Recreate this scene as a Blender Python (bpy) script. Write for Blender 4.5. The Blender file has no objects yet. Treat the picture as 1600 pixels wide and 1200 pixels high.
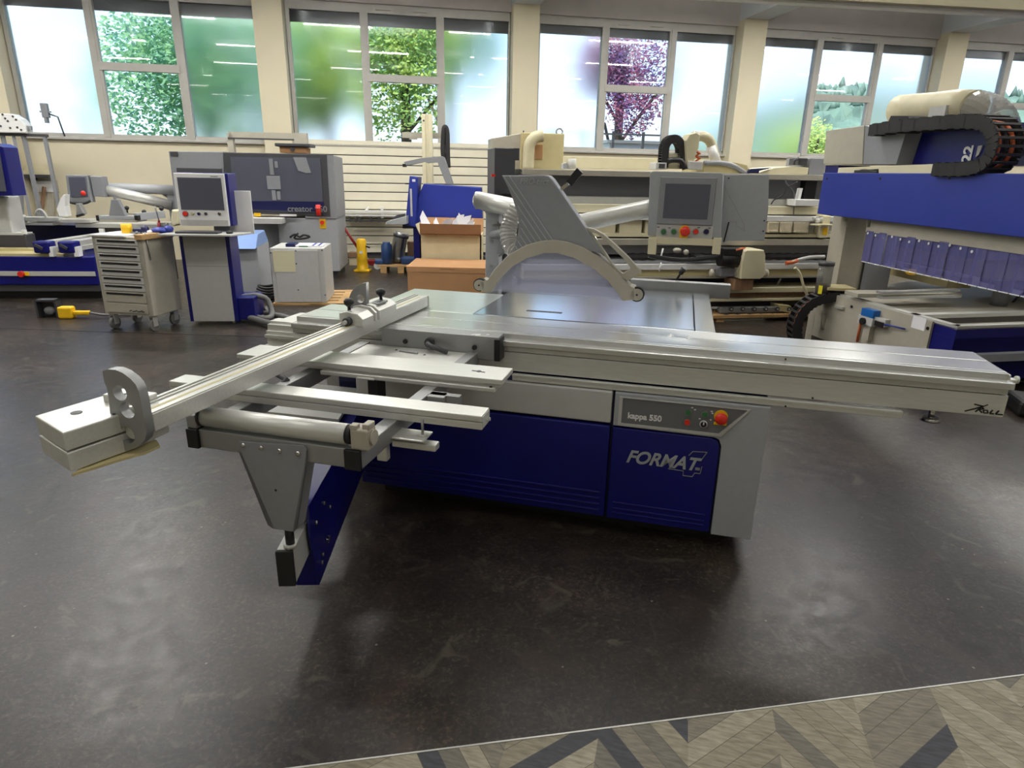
import bpy, bmesh, math, random
from mathutils import Vector, Matrix
random.seed(7)
PI = math.pi
C = bpy.context.scene.collection

# ------------------------------------------------------------------ camera, sky, sun, lamps, exposure
FOC, PITCH, ROLL, EYE = 1000.0, .3188, .0203, 1.6
_f = Vector((0, math.cos(PITCH), -math.sin(PITCH))); _u = Vector((0, math.sin(PITCH), math.cos(PITCH))); _r = Vector((1, 0, 0))
CRT = _r*math.cos(ROLL) + _u*math.sin(ROLL)
CUP = -_r*math.sin(ROLL) + _u*math.cos(ROLL)
CFW = _f
EYEP = Vector((0, 0, EYE))
cam = bpy.data.objects.new('camera', bpy.data.cameras.new('camera')); C.objects.link(cam)
cam.data.sensor_width = 36; cam.data.sensor_fit = 'HORIZONTAL'; cam.data.lens = FOC/1600*36
cam.data.clip_start = .05; cam.data.clip_end = 500
M3 = Matrix((CRT, CUP, -CFW)).transposed()
cam.matrix_world = Matrix.Translation(EYEP) @ M3.to_4x4()
bpy.context.scene.camera = cam

vs = bpy.context.scene.view_settings
vs.view_transform = 'Standard'; vs.look = 'None'; vs.gamma = 1; vs.use_curve_mapping = False
vs.exposure = 0.72

SKY_STRENGTH = 1.42
wd = bpy.data.worlds.new('sky'); bpy.context.scene.world = wd; wd.use_nodes = True
nt = wd.node_tree; bg = nt.nodes['Background']; bg.inputs['Strength'].default_value = SKY_STRENGTH
tc = nt.nodes.new('ShaderNodeTexCoord'); sp = nt.nodes.new('ShaderNodeSeparateXYZ'); rp = nt.nodes.new('ShaderNodeValToRGB')
nt.links.new(tc.outputs['Generated'], sp.inputs[0]); nt.links.new(sp.outputs['Z'], rp.inputs['Fac']); nt.links.new(rp.outputs['Color'], bg.inputs['Color'])
e = rp.color_ramp.elements
e[0].position = 0.0; e[0].color = (.62, .74, .84, 1)
e[1].position = .55; e[1].color = (.26, .42, .72, 1)
x_ = e.new(.2); x_.color = (.46, .62, .84, 1)

sun = bpy.data.objects.new('sun', bpy.data.lights.new('sun', 'SUN')); C.objects.link(sun)
sun.data.energy = 4.5; sun.data.angle = .01; sun.data.color = (1, .93, .78)
sun.rotation_euler = (math.radians(33), 0, math.radians(-28))     # over the roof, on to the trees behind the windows

WYAW = .1781; WO = (-3.899, 12.011)
LAMP_W = 21.0
def wall_pt(x, y, z):
    c, s = math.cos(WYAW), math.sin(WYAW)
    return Vector((WO[0] + c*x - s*y, WO[1] + s*x + c*y, z))
for i, (d, kk) in enumerate(((-2.6, 2.1), (-5.6, 1.9), (-8.6, .9), (-11.6, .50), (-14.6, .45), (-17.6, .40))):       # rows of fluorescent tubes below the hall ceiling
    for k in range(8):
        L = bpy.data.lights.new('tube_lamp', 'AREA'); L.shape = 'RECTANGLE'; L.size = 1.5; L.size_y = .13
        L.energy = LAMP_W*kk; L.color = (1, .97, .91)
        o = bpy.data.objects.new('tube_lamp', L); C.objects.link(o)
        if i < 4:                                                     # the open fittings also light the ceiling
            U = bpy.data.objects.new('tube_lamp_upward', L.copy()); C.objects.link(U); U.data.energy = L.energy*.75
            U.location = wall_pt(-5.6 + 3.1*k + (.8 if i % 2 else 0), d, 4.46); U.rotation_euler = (PI, 0, WYAW)
        o.location = wall_pt(-5.6 + 3.1*k + (.8 if i % 2 else 0), d, 4.42); o.rotation_euler = (0, 0, WYAW)

# ------------------------------------------------------------------ frames: a thing's own axes, and where a line of sight meets one of its planes
class Fr:
    def __init__(s, ox, oy, yaw):
        s.o = Vector((ox, oy, 0)); s.yaw = yaw; s.R = Matrix.Rotation(yaw, 3, 'Z'); s.Ri = s.R.transposed()
    def loc(s, P): return s.Ri @ (Vector(P) - s.o)
    def w(s, P): return s.R @ Vector(P) + s.o
    def hit(s, u, v, **k):
        d = s.Ri @ (CRT*((u-800)/FOC) - CUP*((v-600)/FOC) + CFW); c = s.loc(EYEP)
        (ax, val), = k.items(); i = 'xyz'.index(ax); t = (val - c[i])/d[i]
        return c + d*t
G = Fr(0, 0, 0)
def on_floor(u, v, yaw=0):
    P = G.hit(u, v, z=0); return Fr(P.x, P.y, yaw)
def at_depth(u, y, yaw=0, v=400):
    P = G.hit(u, v, y=y); return Fr(P.x, P.y, yaw)
def poly(fr, pts, y):                      # outline on the plane y of a frame, as (x, z)
    out = []
    for u, v in pts:
        h = fr.hit(u, v, y=y); out.append((h.x, h.z))
    return out

# ------------------------------------------------------------------ materials
def lin(r, g, b):
    f = lambda c: (c/255/12.92) if c/255 <= .04045 else ((c/255+.055)/1.055)**2.4
    return (f(r), f(g), f(b), 1)
def pbr(name, col, rough=.5, metal=0.0, noise=0.0, nscale=8.0, bump=0.0, spec=None, stretch=None, coat=0):
    m = bpy.data.materials.new(name); m.use_nodes = True; nt = m.node_tree; b = nt.nodes['Principled BSDF']
    b.inputs['Base Color'].default_value = col; b.inputs['Roughness'].default_value = rough; b.inputs['Metallic'].default_value = metal
    if spec is not None: b.inputs['Specular IOR Level'].default_value = spec
    if coat: b.inputs['Coat Weight'].default_value = coat
    if noise or bump:
        tc = nt.nodes.new('ShaderNodeTexCoord'); mp = nt.nodes.new('ShaderNodeMapping'); n = nt.nodes.new('ShaderNodeTexNoise')
        nt.links.new(tc.outputs['Object'], mp.inputs['Vector']); nt.links.new(mp.outputs['Vector'], n.inputs['Vector'])
        if stretch: mp.inputs['Scale'].default_value = stretch
        n.inputs['Scale'].default_value = nscale; n.inputs['Detail'].default_value = 5
        if noise:
            r = nt.nodes.new('ShaderNodeValToRGB'); nt.links.new(n.outputs['Fac'], r.inputs['Fac'])
            r.color_ramp.elements[0].position = .3; r.color_ramp.elements[1].position = .7
            r.color_ramp.elements[0].color = tuple(c*(1-noise) for c in col[:3]) + (1,)
            r.color_ramp.elements[1].color = tuple(min(1, c*(1+noise)) for c in col[:3]) + (1,)
            nt.links.new(r.outputs['Color'], b.inputs['Base Color'])
            mr = nt.nodes.new('ShaderNodeMapRange'); nt.links.new(n.outputs['Fac'], mr.inputs['Value'])
            mr.inputs['To Min'].default_value = max(.02, rough*(1-noise)); mr.inputs['To Max'].default_value = min(1, rough*(1+noise))
            nt.links.new(mr.outputs['Result'], b.inputs['Roughness'])
        if bump:
            bp = nt.nodes.new('ShaderNodeBump'); bp.inputs['Strength'].default_value = bump; bp.inputs['Distance'].default_value = .01
            nt.links.new(n.outputs['Fac'], bp.inputs['Height']); nt.links.new(bp.outputs['Normal'], b.inputs['Normal'])
    return m
M = {}
M['table_grey'] = pbr('matt ground table', lin(196, 202, 198), .3, .7, .05, 6, stretch=(1, 8, 1))
M['alu_slide'] = pbr('bright sliding table aluminium', lin(208, 209, 206), .25, .68, .05, 14, stretch=(1, 8, 8))
M['alu'] = pbr('anodised aluminium', lin(208, 208, 202), .36, .45, .05, 14, stretch=(1, 8, 8))
M['alu_dark'] = pbr('grey aluminium', lin(150, 151, 150), .42, .5, .05, 14)
M['grey'] = pbr('grey powder coat', lin(158, 161, 164), .5, 0, .03, 40)
M['mid_grey'] = pbr('mid grey powder coat', lin(134, 136, 140), .5, 0, .04, 30)
M['strip'] = pbr('dark grey control film', lin(104, 106, 108), .45)
M['light_grey'] = pbr('light grey paint', lin(182, 182, 178), .5, 0, .03, 20)
M['warm_grey'] = pbr('warm grey paint', lin(168, 163, 148), .55, 0, .05, 12)
M['cream'] = pbr('cream paint', lin(212, 204, 172), .55, 0, .04, 9)
M['beige'] = pbr('beige paint', lin(190, 178, 132), .55, 0, .05, 9)
M['white'] = pbr('white paint', lin(226, 226, 224), .45, 0, .02, 9)
M['blue'] = pbr('deep blue lacquer', lin(9, 13, 104), .34, 0, .08, 5)
M['royal'] = pbr('royal blue lacquer', lin(38, 54, 146), .4, 0, .06, 5)
M['navy'] = pbr('navy lacquer', lin(16, 20, 70), .4, 0, .05, 5)
M['cyan_blue'] = pbr('bright blue plastic', lin(20, 95, 170), .4)
M['dark'] = pbr('dark grey paint', lin(62, 62, 66), .5, 0, .06, 10)
M['black'] = pbr('black plastic', lin(22, 22, 24), .45, 0, .1, 20)
M['rubber'] = pbr('black rubber', lin(34, 33, 33), .7, 0, .15, 30)
M['screen'] = pbr('dark glass screen', lin(84, 86, 98), .28, 0)
M['red'] = pbr('red plastic', lin(215, 45, 30), .35)
M['dark_red'] = pbr('dark red paint', lin(140, 30, 32), .45)
M['green'] = pbr('green plastic', lin(52, 110, 66), .4)
M['yellow'] = pbr('yellow plastic', lin(240, 190, 20), .45)
M['orange'] = pbr('orange plastic', lin(225, 120, 30), .45)
M['orange_cable'] = pbr('orange cable', lin(196, 96, 48), .5)
M['dull_blue'] = pbr('dull blue paint', lin(40, 70, 120), .45)
M['blue_sheen'] = pbr('blue lacquer with painted window sheen', lin(132, 160, 212), .25)  # blue lacquer; the window's sheen on it is put into the pale base colour
M['card'] = pbr('brown cardboard', lin(168, 126, 86), .8, 0, .06, 6)
M['card_dark'] = pbr('inner cardboard', lin(134, 96, 64), .85, 0, .08, 6)
M['carton'] = pbr('pale carton', lin(196, 184, 150), .8, 0, .05, 6)
M['wood'] = pbr('pallet wood', lin(184, 148, 100), .75, 0, .2, 5, stretch=(1, 14, 14))
M['wood_red'] = pbr('squared timber', lin(136, 104, 78), .75, 0, .2, 6, stretch=(14, 14, 1))
M['chrome'] = pbr('chromed steel', lin(200, 200, 200), .18, 1)
M['steel'] = pbr('steel', lin(150, 150, 150), .32, .9, .08, 12)
M['iron'] = pbr('polished cast iron', lin(205, 210, 216), .17, .95, .06, 6, stretch=(1, 22, 1))
M['paper'] = pbr('white paper', lin(232, 232, 236), .8)
M['ivory'] = pbr('ivory paper', lin(210, 204, 168), .8)
M['hose_grey'] = pbr('grey hose', lin(108, 108, 106), .6, 0, .1, 60)
M['shade'] = pbr('dark blind fabric', lin(92, 90, 88), .8, 0, .08, 20)
M['wall'] = pbr('cream wall paint', lin(208, 199, 172), .75, 0, .03, 2)
M['lintel'] = pbr('painted concrete', lin(178, 172, 166), .8, 0, .05, 3)
M['beam'] = pbr('pale concrete beam', lin(196, 200, 204), .75, 0, .04, 3)
M['frame'] = pbr('window frame paint', lin(172, 169, 162), .5, 0, .05, 6)
M['slat'] = pbr('cream slat', lin(226, 220, 198), .5, 0, .03, 5)
M['leaf'] = pbr('green leaves', lin(92, 148, 66), .6, 0, .5, .6)
M['leaf_dark'] = pbr('deep green leaves', lin(66, 120, 80), .6, 0, .4, .6)
M['leaf_plum'] = pbr('plum leaves', lin(128, 84, 110), .6, 0, .4, .6)
M['leaf_pale'] = pbr('pale green leaves', lin(168, 196, 104), .6, 0, .35, .6)
def leaf(name, col, col2):
    m = bpy.data.materials.new(name); m.use_nodes = True; nt = m.node_tree; nt.nodes.remove(nt.nodes['Principled BSDF']); N = nt.nodes.new; L = nt.links.new
    tc = N('ShaderNodeTexCoord'); n = N('ShaderNodeTexNoise'); n.inputs['Scale'].default_value = 1.6; n.inputs['Detail'].default_value = 4; L(tc.outputs['Object'], n.inputs['Vector'])
    r = N('ShaderNodeValToRGB'); r.color_ramp.elements[0].position = .35; r.color_ramp.elements[0].color = col; r.color_ramp.elements[1].position = .65; r.color_ramp.elements[1].color = col2; L(n.outputs['Fac'], r.inputs['Fac'])
    d = N('ShaderNodeBsdfDiffuse'); t = N('ShaderNodeBsdfTranslucent'); mx = N('ShaderNodeMixShader'); mx.inputs[0].default_value = .45
    L(r.outputs[0], d.inputs[0]); L(r.outputs[0], t.inputs[0]); L(d.outputs[0], mx.inputs[1]); L(t.outputs[0], mx.inputs[2]); L(mx.outputs[0], nt.nodes['Material Output'].inputs[0])
    return m
M['leaf'] = leaf('sunny green leaves', lin(128, 176, 104), lin(216, 230, 134)); M['leaf_dark'] = leaf('deep green leaves', lin(116, 170, 146), lin(166, 208, 150))
M['leaf_plum'] = leaf('plum leaves', lin(112, 96, 150), lin(186, 116, 132)); M['leaf_pale'] = leaf('pale green leaves', lin(170, 200, 120), lin(220, 226, 150))
M['bark'] = pbr('bark', lin(84, 70, 58), .9, 0, .3, 5)
M['lawn'] = pbr('lawn', lin(140, 152, 140), .9, 0, .3, 1)
M['forest'] = pbr('wooded slope', lin(104, 128, 112), .9, 0, .45, .35)
M['rooftile'] = pbr('red brown roof tiles', lin(150, 120, 120), .7, 0, .15, 3)
M['duct'] = pbr('beige duct plastic', lin(190, 182, 150), .45, 0, .1, 6)
M['pod'] = pbr('worn suction pod', lin(196, 186, 160), .7, 0, .2, 10)
M['oil'] = pbr('brown oil', lin(88, 62, 34), .2)
M['label_yellow'] = pbr('yellow sticker', lin(226, 214, 30), .6)

def glass(name, clear=True, rough=.0, tint=(.95, .98, 1, 1), refl=.09):
    m = bpy.data.materials.new(name); m.use_nodes = True; nt = m.node_tree; nt.nodes.remove(nt.nodes['Principled BSDF'])
    out = nt.nodes['Material Output']; mx = nt.nodes.new('ShaderNodeMixShader'); g = nt.nodes.new('ShaderNodeBsdfGlossy')
    g.inputs['Roughness'].default_value = .02; g.inputs['Color'].default_value = (1, 1, 1, 1)
    lw = nt.nodes.new('ShaderNodeLayerWeight'); lw.inputs['Blend'].default_value = .5
    pw = nt.nodes.new('ShaderNodeMath'); pw.operation = 'POWER'; pw.inputs[1].default_value = 5; nt.links.new(lw.outputs['Facing'], pw.inputs[0])
    fr = nt.nodes.new('ShaderNodeMath'); fr.operation = 'MULTIPLY_ADD'; fr.inputs[1].default_value = .8; fr.inputs[2].default_value = .045; nt.links.new(pw.outputs[0], fr.inputs[0])
    if clear:
        t = nt.nodes.new('ShaderNodeBsdfTransparent'); t.inputs['Color'].default_value = tint
    else:
        t = nt.nodes.new('ShaderNodeBsdfRefraction'); t.inputs['IOR'].default_value = 1.25; t.inputs['Roughness'].default_value = rough; t.inputs['Color'].default_value = tint
    nt.links.new(fr.outputs[0], mx.inputs[0]); nt.links.new(t.outputs[0], mx.inputs[1]); nt.links.new(g.outputs[0], mx.inputs[2]); nt.links.new(mx.outputs[0], out.inputs[0])
    return m
M['clear_glass'] = glass('clear window glass')
M['frost_glass'] = glass('frosted window glass', False, .30, (.96, .98, 1, 1))
def plastic_film(name, tint, haze, hz_col, rough=.08):
    m = bpy.data.materials.new(name); m.use_nodes = True; nt = m.node_tree; b = nt.nodes['Principled BSDF']
    b.inputs['Base Color'].default_value = hz_col; b.inputs['Roughness'].default_value = rough
    out = nt.nodes['Material Output']; mx = nt.nodes.new('ShaderNodeMixShader'); t = nt.nodes.new('ShaderNodeBsdfTransparent'); t.inputs['Color'].default_value = tint
    mx.inputs[0].default_value = haze
    nt.links.new(t.outputs[0], mx.inputs[1]); nt.links.new(b.outputs[0], mx.inputs[2]); nt.links.new(mx.outputs[0], out.inputs[0])
    return m
M['shield'] = plastic_film('clear plastic shield', (.95, .96, 1, 1), .30, lin(205, 206, 222))
M['clear_hose'] = plastic_film('clear spiral hose', (.95, .95, .95, 1), .5, lin(190, 188, 182))
M['curtain'] = plastic_film('violet tinted strip curtain', (.70, .70, .90, 1), .40, lin(128, 128, 180), .12)
M['hood'] = plastic_film('tinted hood window', (.32, .32, .36, 1), .25, lin(60, 60, 66), .06)
M['cyl'] = plastic_film('clear plastic reservoir', (.8, .8, .78, 1), .45, lin(130, 130, 126))

def floor_mat():
    m = bpy.data.materials.new('worn dark floor'); m.use_nodes = True; nt = m.node_tree; b = nt.nodes['Principled BSDF']; N = nt.nodes.new; L = nt.links.new
    tc = N('ShaderNodeTexCoord')
    def noise(s, d=5, dist=0):
        n = N('ShaderNodeTexNoise'); n.inputs['Scale'].default_value = s; n.inputs['Detail'].default_value = d; n.inputs['Distortion'].default_value = dist
        L(tc.outputs['Object'], n.inputs['Vector']); return n
    def ramp(src, stops):
        r = N('ShaderNodeValToRGB'); L(src, r.inputs['Fac'])
        r.color_ramp.elements[0].position, r.color_ramp.elements[0].color = stops[0]
        r.color_ramp.elements[1].position, r.color_ramp.elements[1].color = stops[-1]
        for p, c in stops[1:-1]:
            q = r.color_ramp.elements.new(p); q.color = c
        return r
    big = ramp(noise(1.3, 6, .4).outputs['Fac'], [(.25, lin(36, 33, 30)), (.5, lin(51, 46, 41)), (.62, lin(63, 54, 47)), (.8, lin(52, 51, 47))])
    fine = ramp(noise(62, 7, .8).outputs['Fac'], [(.40, (.45, .45, .45, 1)), (.58, (1.0, 1.0, 1.0, 1)), (.70, (2.3, 2.2, 2.05, 1))])
    mid = ramp(noise(9, 8, 1.2).outputs['Fac'], [(.35, (.75, .75, .75, 1)), (.65, (1.15, 1.12, 1.1, 1))])
    a = N('ShaderNodeMix'); a.data_type = 'RGBA'; a.blend_type = 'MULTIPLY'; a.inputs[0].default_value = .8; L(big.outputs[0], a.inputs[6]); L(fine.outputs[0], a.inputs[7])
    c = N('ShaderNodeMix'); c.data_type = 'RGBA'; c.blend_type = 'MULTIPLY'; c.inputs[0].default_value = .9; L(a.outputs[2], c.inputs[6]); L(mid.outputs[0], c.inputs[7])
    vo = N('ShaderNodeTexVoronoi'); vo.inputs['Scale'].default_value = 11; L(tc.outputs['Object'], vo.inputs['Vector'])
    sp = ramp(vo.outputs['Distance'], [(.0, (1, 1, 1, 1)), (.045, (1, 1, 1, 1)), (.06, (0, 0, 0, 1))])
    s2 = ramp(noise(3.1, 2).outputs['Fac'], [(.48, (0, 0, 0, 1)), (.58, (.7, .7, .7, 1))])
    sm = N('ShaderNodeMix'); sm.data_type = 'RGBA'; sm.blend_type = 'MULTIPLY'; sm.inputs[0].default_value = 1; L(sp.outputs[0], sm.inputs[6]); L(s2.outputs[0], sm.inputs[7])
    d = N('ShaderNodeMix'); d.data_type = 'RGBA'; L(sm.outputs[2], d.inputs[0]); L(c.outputs[2], d.inputs[6]); d.inputs[7].default_value = lin(150, 142, 126)
    # worn patches: rust brown, pale grey scuffs and drag marks
    st = ramp(noise(2.3, 7, 1.5).outputs['Fac'], [(.54, (0, 0, 0, 1)), (.68, (.42, .42, .42, 1))])
    e_ = N('ShaderNodeMix'); e_.data_type = 'RGBA'; L(st.outputs[0], e_.inputs[0]); L(d.outputs[2], e_.inputs[6]); e_.inputs[7].default_value = lin(66, 50, 43)
    s3 = ramp(noise(5.2, 9, 2.0).outputs['Fac'], [(.60, (0, 0, 0, 1)), (.70, (.6, .6, .6, 1))])
    f_ = N('ShaderNodeMix'); f_.data_type = 'RGBA'; L(s3.outputs[0], f_.inputs[0]); L(e_.outputs[2], f_.inputs[6]); f_.inputs[7].default_value = lin(84, 79, 68)
    mp = N('ShaderNodeMapping'); mp.inputs['Scale'].default_value = (1, 14, 1); mp.inputs['Rotation'].default_value = (0, 0, .5); L(tc.outputs['Object'], mp.inputs['Vector'])
    sn = N('ShaderNodeTexNoise'); sn.inputs['Scale'].default_value = 7; sn.inputs['Detail'].default_value = 8; L(mp.outputs[0], sn.inputs['Vector'])
    s4 = ramp(sn.outputs['Fac'], [(.66, (0, 0, 0, 1)), (.78, (.3, .3, .3, 1))])
    g_ = N('ShaderNodeMix'); g_.data_type = 'RGBA'; L(s4.outputs[0], g_.inputs[0]); L(f_.outputs[2], g_.inputs[6]); g_.inputs[7].default_value = lin(104, 98, 88)
    L(g_.outputs[2], b.inputs['Base Color'])
    ro = ramp(noise(14, 8, .6).outputs['Fac'], [(.3, (.29, .29, .29, 1)), (.7, (.40, .40, .40, 1))]); L(ro.outputs[0], b.inputs['Roughness'])
    b.inputs['Specular IOR Level'].default_value = .5
    bp = N('ShaderNodeBump'); bp.inputs['Strength'].default_value = .12; bp.inputs['Distance'].default_value = .004; L(noise(60, 4).outputs['Fac'], bp.inputs['Height']); L(bp.outputs[0], b.inputs['Normal'])
    return m
M['floor'] = floor_mat()
def chevron_mat():
    m = bpy.data.materials.new('grey chevron vinyl'); m.use_nodes = True; nt = m.node_tree; b = nt.nodes['Principled BSDF']; N = nt.nodes.new; L = nt.links.new
    tc = N('ShaderNodeTexCoord'); mp = N('ShaderNodeMapping'); mp.inputs['Rotation'].default_value = (0, 0, math.radians(24)); L(tc.outputs['Object'], mp.inputs['Vector'])
    s = N('ShaderNodeSeparateXYZ'); L(mp.outputs[0], s.inputs[0])
    def math_(op, a, b_=None):
        n = N('ShaderNodeMath'); n.operation = op
        for i, v in enumerate((a, b_)):
            if v is None: continue
            if isinstance(v, (int, float)): n.inputs[i].default_value = v
            else: L(v, n.inputs[i])
        return n.outputs[0]
    W_ = .26
    cx = math_('DIVIDE', s.outputs['X'], W_); col = math_('FLOOR', cx); fx = math_('FRACT', cx)
    par = math_('MODULO', math_('ADD', col, 100), 2)
    sg = math_('SUBTRACT', math_('MULTIPLY', par, 2), 1)
    sl = math_('MULTIPLY', math_('MULTIPLY', math_('SUBTRACT', fx, .5), sg), W_*1.1)
    v = math_('DIVIDE', math_('ADD', s.outputs['Y'], sl), .085)
    row = math_('FLOOR', v); fv = math_('FRACT', v)
    cb = N('ShaderNodeCombineXYZ'); L(col, cb.inputs[0]); L(row, cb.inputs[1])
    wn = N('ShaderNodeTexWhiteNoise'); wn.noise_dimensions = '2D'; L(cb.outputs[0], wn.inputs['Vector'])
    r = N('ShaderNodeValToRGB'); r.color_ramp.interpolation = 'CONSTANT'; L(wn.outputs['Value'], r.inputs['Fac'])
    E = r.color_ramp.elements
    E[0].position = 0; E[0].color = lin(150, 143, 122); E[1].position = .9; E[1].color = lin(70, 70, 76)
    for p, c_ in ((.25, lin(132, 126, 110)), (.45, lin(162, 155, 134)), (.62, lin(118, 113, 102)), (.78, lin(146, 138, 118))):
        q = E.new(p); q.color = c_
    n = N('ShaderNodeTexNoise'); n.inputs['Scale'].default_value = 20; n.inputs['Detail'].default_value = 6
    mp2 = N('ShaderNodeMapping'); mp2.inputs['Scale'].default_value = (1, 5, 1); L(mp.outputs[0], mp2.inputs['Vector']); L(mp2.outputs[0], n.inputs['Vector'])
    rr = N('ShaderNodeValToRGB'); L(n.outputs['Fac'], rr.inputs['Fac']); rr.color_ramp.elements[0].position = .3; rr.color_ramp.elements[0].color = (.6, .6, .6, 1); rr.color_ramp.elements[1].position = .7; rr.color_ramp.elements[1].color = (1.1, 1.1, 1.1, 1)
    mx = N('ShaderNodeMix'); mx.data_type = 'RGBA'; mx.blend_type = 'MULTIPLY'; mx.inputs[0].default_value = 1; L(r.outputs[0], mx.inputs[6]); L(rr.outputs[0], mx.inputs[7])
    seam = N('ShaderNodeMath'); seam.operation = 'LESS_THAN'; L(fv, seam.inputs[0]); seam.inputs[1].default_value = .03
    m2 = N('ShaderNodeMix'); m2.data_type = 'RGBA'; L(seam.outputs[0], m2.inputs[0]); L(mx.outputs[2], m2.inputs[6]); m2.inputs[7].default_value = lin(80, 76, 68)
    L(m2.outputs[2], b.inputs['Base Color']); b.inputs['Roughness'].default_value = .6
    return m
M['chevron'] = chevron_mat()

# ------------------------------------------------------------------ mesh builder
class MB:
    def __init__(s, mtx=None): s.bm = bmesh.new(); s.M = mtx
    def _t(s, vs):
        if s.M is not None:
            for v in vs: v.co = s.M @ v.co
    def box(s, x0, x1, y0, y1, z0, z1, bev=0):
        if x1 < x0: x0, x1 = x1, x0
        if y1 < y0: y0, y1 = y1, y0
        if z1 < z0: z0, z1 = z1, z0
        v = [s.bm.verts.new((x, y, z)) for x in (x0, x1) for y in (y0, y1) for z in (z0, z1)]
        fs = [s.bm.faces.new([v[i] for i in f]) for f in ((0, 1, 3, 2), (4, 6, 7, 5), (0, 4, 5, 1), (2, 3, 7, 6), (0, 2, 6, 4), (1, 5, 7, 3))]
        if bev:
            bev = min(bev, .45*min(x1-x0, y1-y0, z1-z0))
            es = list({e for f in fs for e in f.edges})
            r = bmesh.ops.bevel(s.bm, geom=es, offset=bev, segments=2, affect='EDGES', profile=.5)
            v = list({q for f in r['faces'] for q in f.verts})
        s._t(v); return s
    def prism(s, pts, axis, a0, a1, bev=0):
        mk = {'y': lambda p, a: (p[0], a, p[1]), 'x': lambda p, a: (a, p[0], p[1]), 'z': lambda p, a: (p[0], p[1], a)}[axis]
        A = [s.bm.verts.new(mk(p, a0)) for p in pts]; B = [s.bm.verts.new(mk(p, a1)) for p in pts]
        fs = [s.bm.faces.new(A), s.bm.faces.new(B[::-1])]
        n = len(pts)
        for i in range(n): fs.append(s.bm.faces.new((A[i], A[(i+1) % n], B[(i+1) % n], B[i])))
        v = A+B
        if bev:
            es = list({e for f in fs[:2] for e in f.edges})
            r = bmesh.ops.bevel(s.bm, geom=es, offset=bev, segments=2, affect='EDGES', profile=.5, clamp_overlap=True)
            v = list({q for f in fs if f.is_valid for q in f.verts} | {q for f in r['faces'] for q in f.verts})
        s._t(v); return s
    def cyl(s, p0, p1, r, n=16, r2=None):
        p0, p1 = Vector(p0), Vector(p1); r2 = r if r2 is None else r2
        d = (p1-p0).normalized(); a = d.orthogonal().normalized(); b = d.cross(a)
        A = [s.bm.verts.new(p0 + (a*math.cos(2*PI*i/n) + b*math.sin(2*PI*i/n))*r) for i in range(n)]
        B = [s.bm.verts.new(p1 + (a*math.cos(2*PI*i/n) + b*math.sin(2*PI*i/n))*r2) for i in range(n)]
        s.bm.faces.new(A); s.bm.faces.new(B[::-1])
        for i in range(n):
            f = s.bm.faces.new((A[i], A[(i+1) % n], B[(i+1) % n], B[i])); f.smooth = True
        s._t(A+B); return s
    def tube(s, pts, r, n=10, ribs=0, smooth_pts=0):
        pts = [Vector(p) for p in pts]
        if smooth_pts: pts = spline(pts, smooth_pts)
        ring0 = None; allv = []; up = None
        for i, p in enumerate(pts):
            d = (pts[min(i+1, len(pts)-1)] - pts[max(i-1, 0)]).normalized()
            if up is None: up = d.orthogonal().normalized()
            up = (up - d*up.dot(d)); up = up.normalized() if up.length > 1e-6 else d.orthogonal().normalized()
            b = d.cross(up); rr = r*(1 + (.12 if i % 2 else -.04)) if ribs else r
            R = [s.bm.verts.new(p + (up*math.cos(2*PI*k/n) + b*math.sin(2*PI*k/n))*rr) for k in range(n)]; allv += R
            if ring0:
                for k in range(n):
                    f = s.bm.faces.new((ring0[k], ring0[(k+1) % n], R[(k+1) % n], R[k])); f.smooth = not ribs
            else: s.bm.faces.new(R)
            ring0 = R
        s.bm.faces.new(ring0[::-1]); s._t(allv); return s
    def bar(s, p0, p1, w, h):                       # straight bar of width w and height h between two points (centre line)
        p0, p1 = Vector(p0), Vector(p1); d = (p1-p0).normalized(); side = d.cross(Vector((0, 0, 1)))
        side = side.normalized() if side.length > 1e-4 else Vector((1, 0, 0)); up = side.cross(d)
        v = [s.bm.verts.new(p + side*(sx*w/2) + up*(sz*h/2)) for p in (p0, p1) for sx in (-1, 1) for sz in (-1, 1)]
        for f in ((0, 1, 3, 2), (4, 6, 7, 5), (0, 4, 5, 1), (2, 3, 7, 6), (0, 2, 6, 4), (1, 5, 7, 3)): s.bm.faces.new([v[i] for i in f])
        s._t(v); return s
    def ball(s, c, r, sc=(1, 1, 1), n=14):
        m = Matrix.Translation(c) @ Matrix.Diagonal((sc[0], sc[1], sc[2], 1))
        r_ = bmesh.ops.create_uvsphere(s.bm, u_segments=n, v_segments=max(6, n//2+2), radius=r, matrix=m)
        for v in r_['verts']:
            for f in v.link_faces: f.smooth = True
        s._t(r_['verts']); return s
    def lathe(s, prof, c=(0, 0, 0), n=18):          # (radius, z) profile about a vertical axis
        rings = []; allv = []
        for r, z in prof:
            R = [s.bm.verts.new((c[0]+r*math.cos(2*PI*k/n), c[1]+r*math.sin(2*PI*k/n), c[2]+z)) for k in range(n)]; rings.append(R); allv += R
        for a, b in zip(rings, rings[1:]):
            for k in range(n):
                f = s.bm.faces.new((a[k], a[(k+1) % n], b[(k+1) % n], b[k])); f.smooth = True
        s.bm.faces.new(rings[0]); s.bm.faces.new(rings[-1][::-1]); s._t(allv); return s
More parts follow.
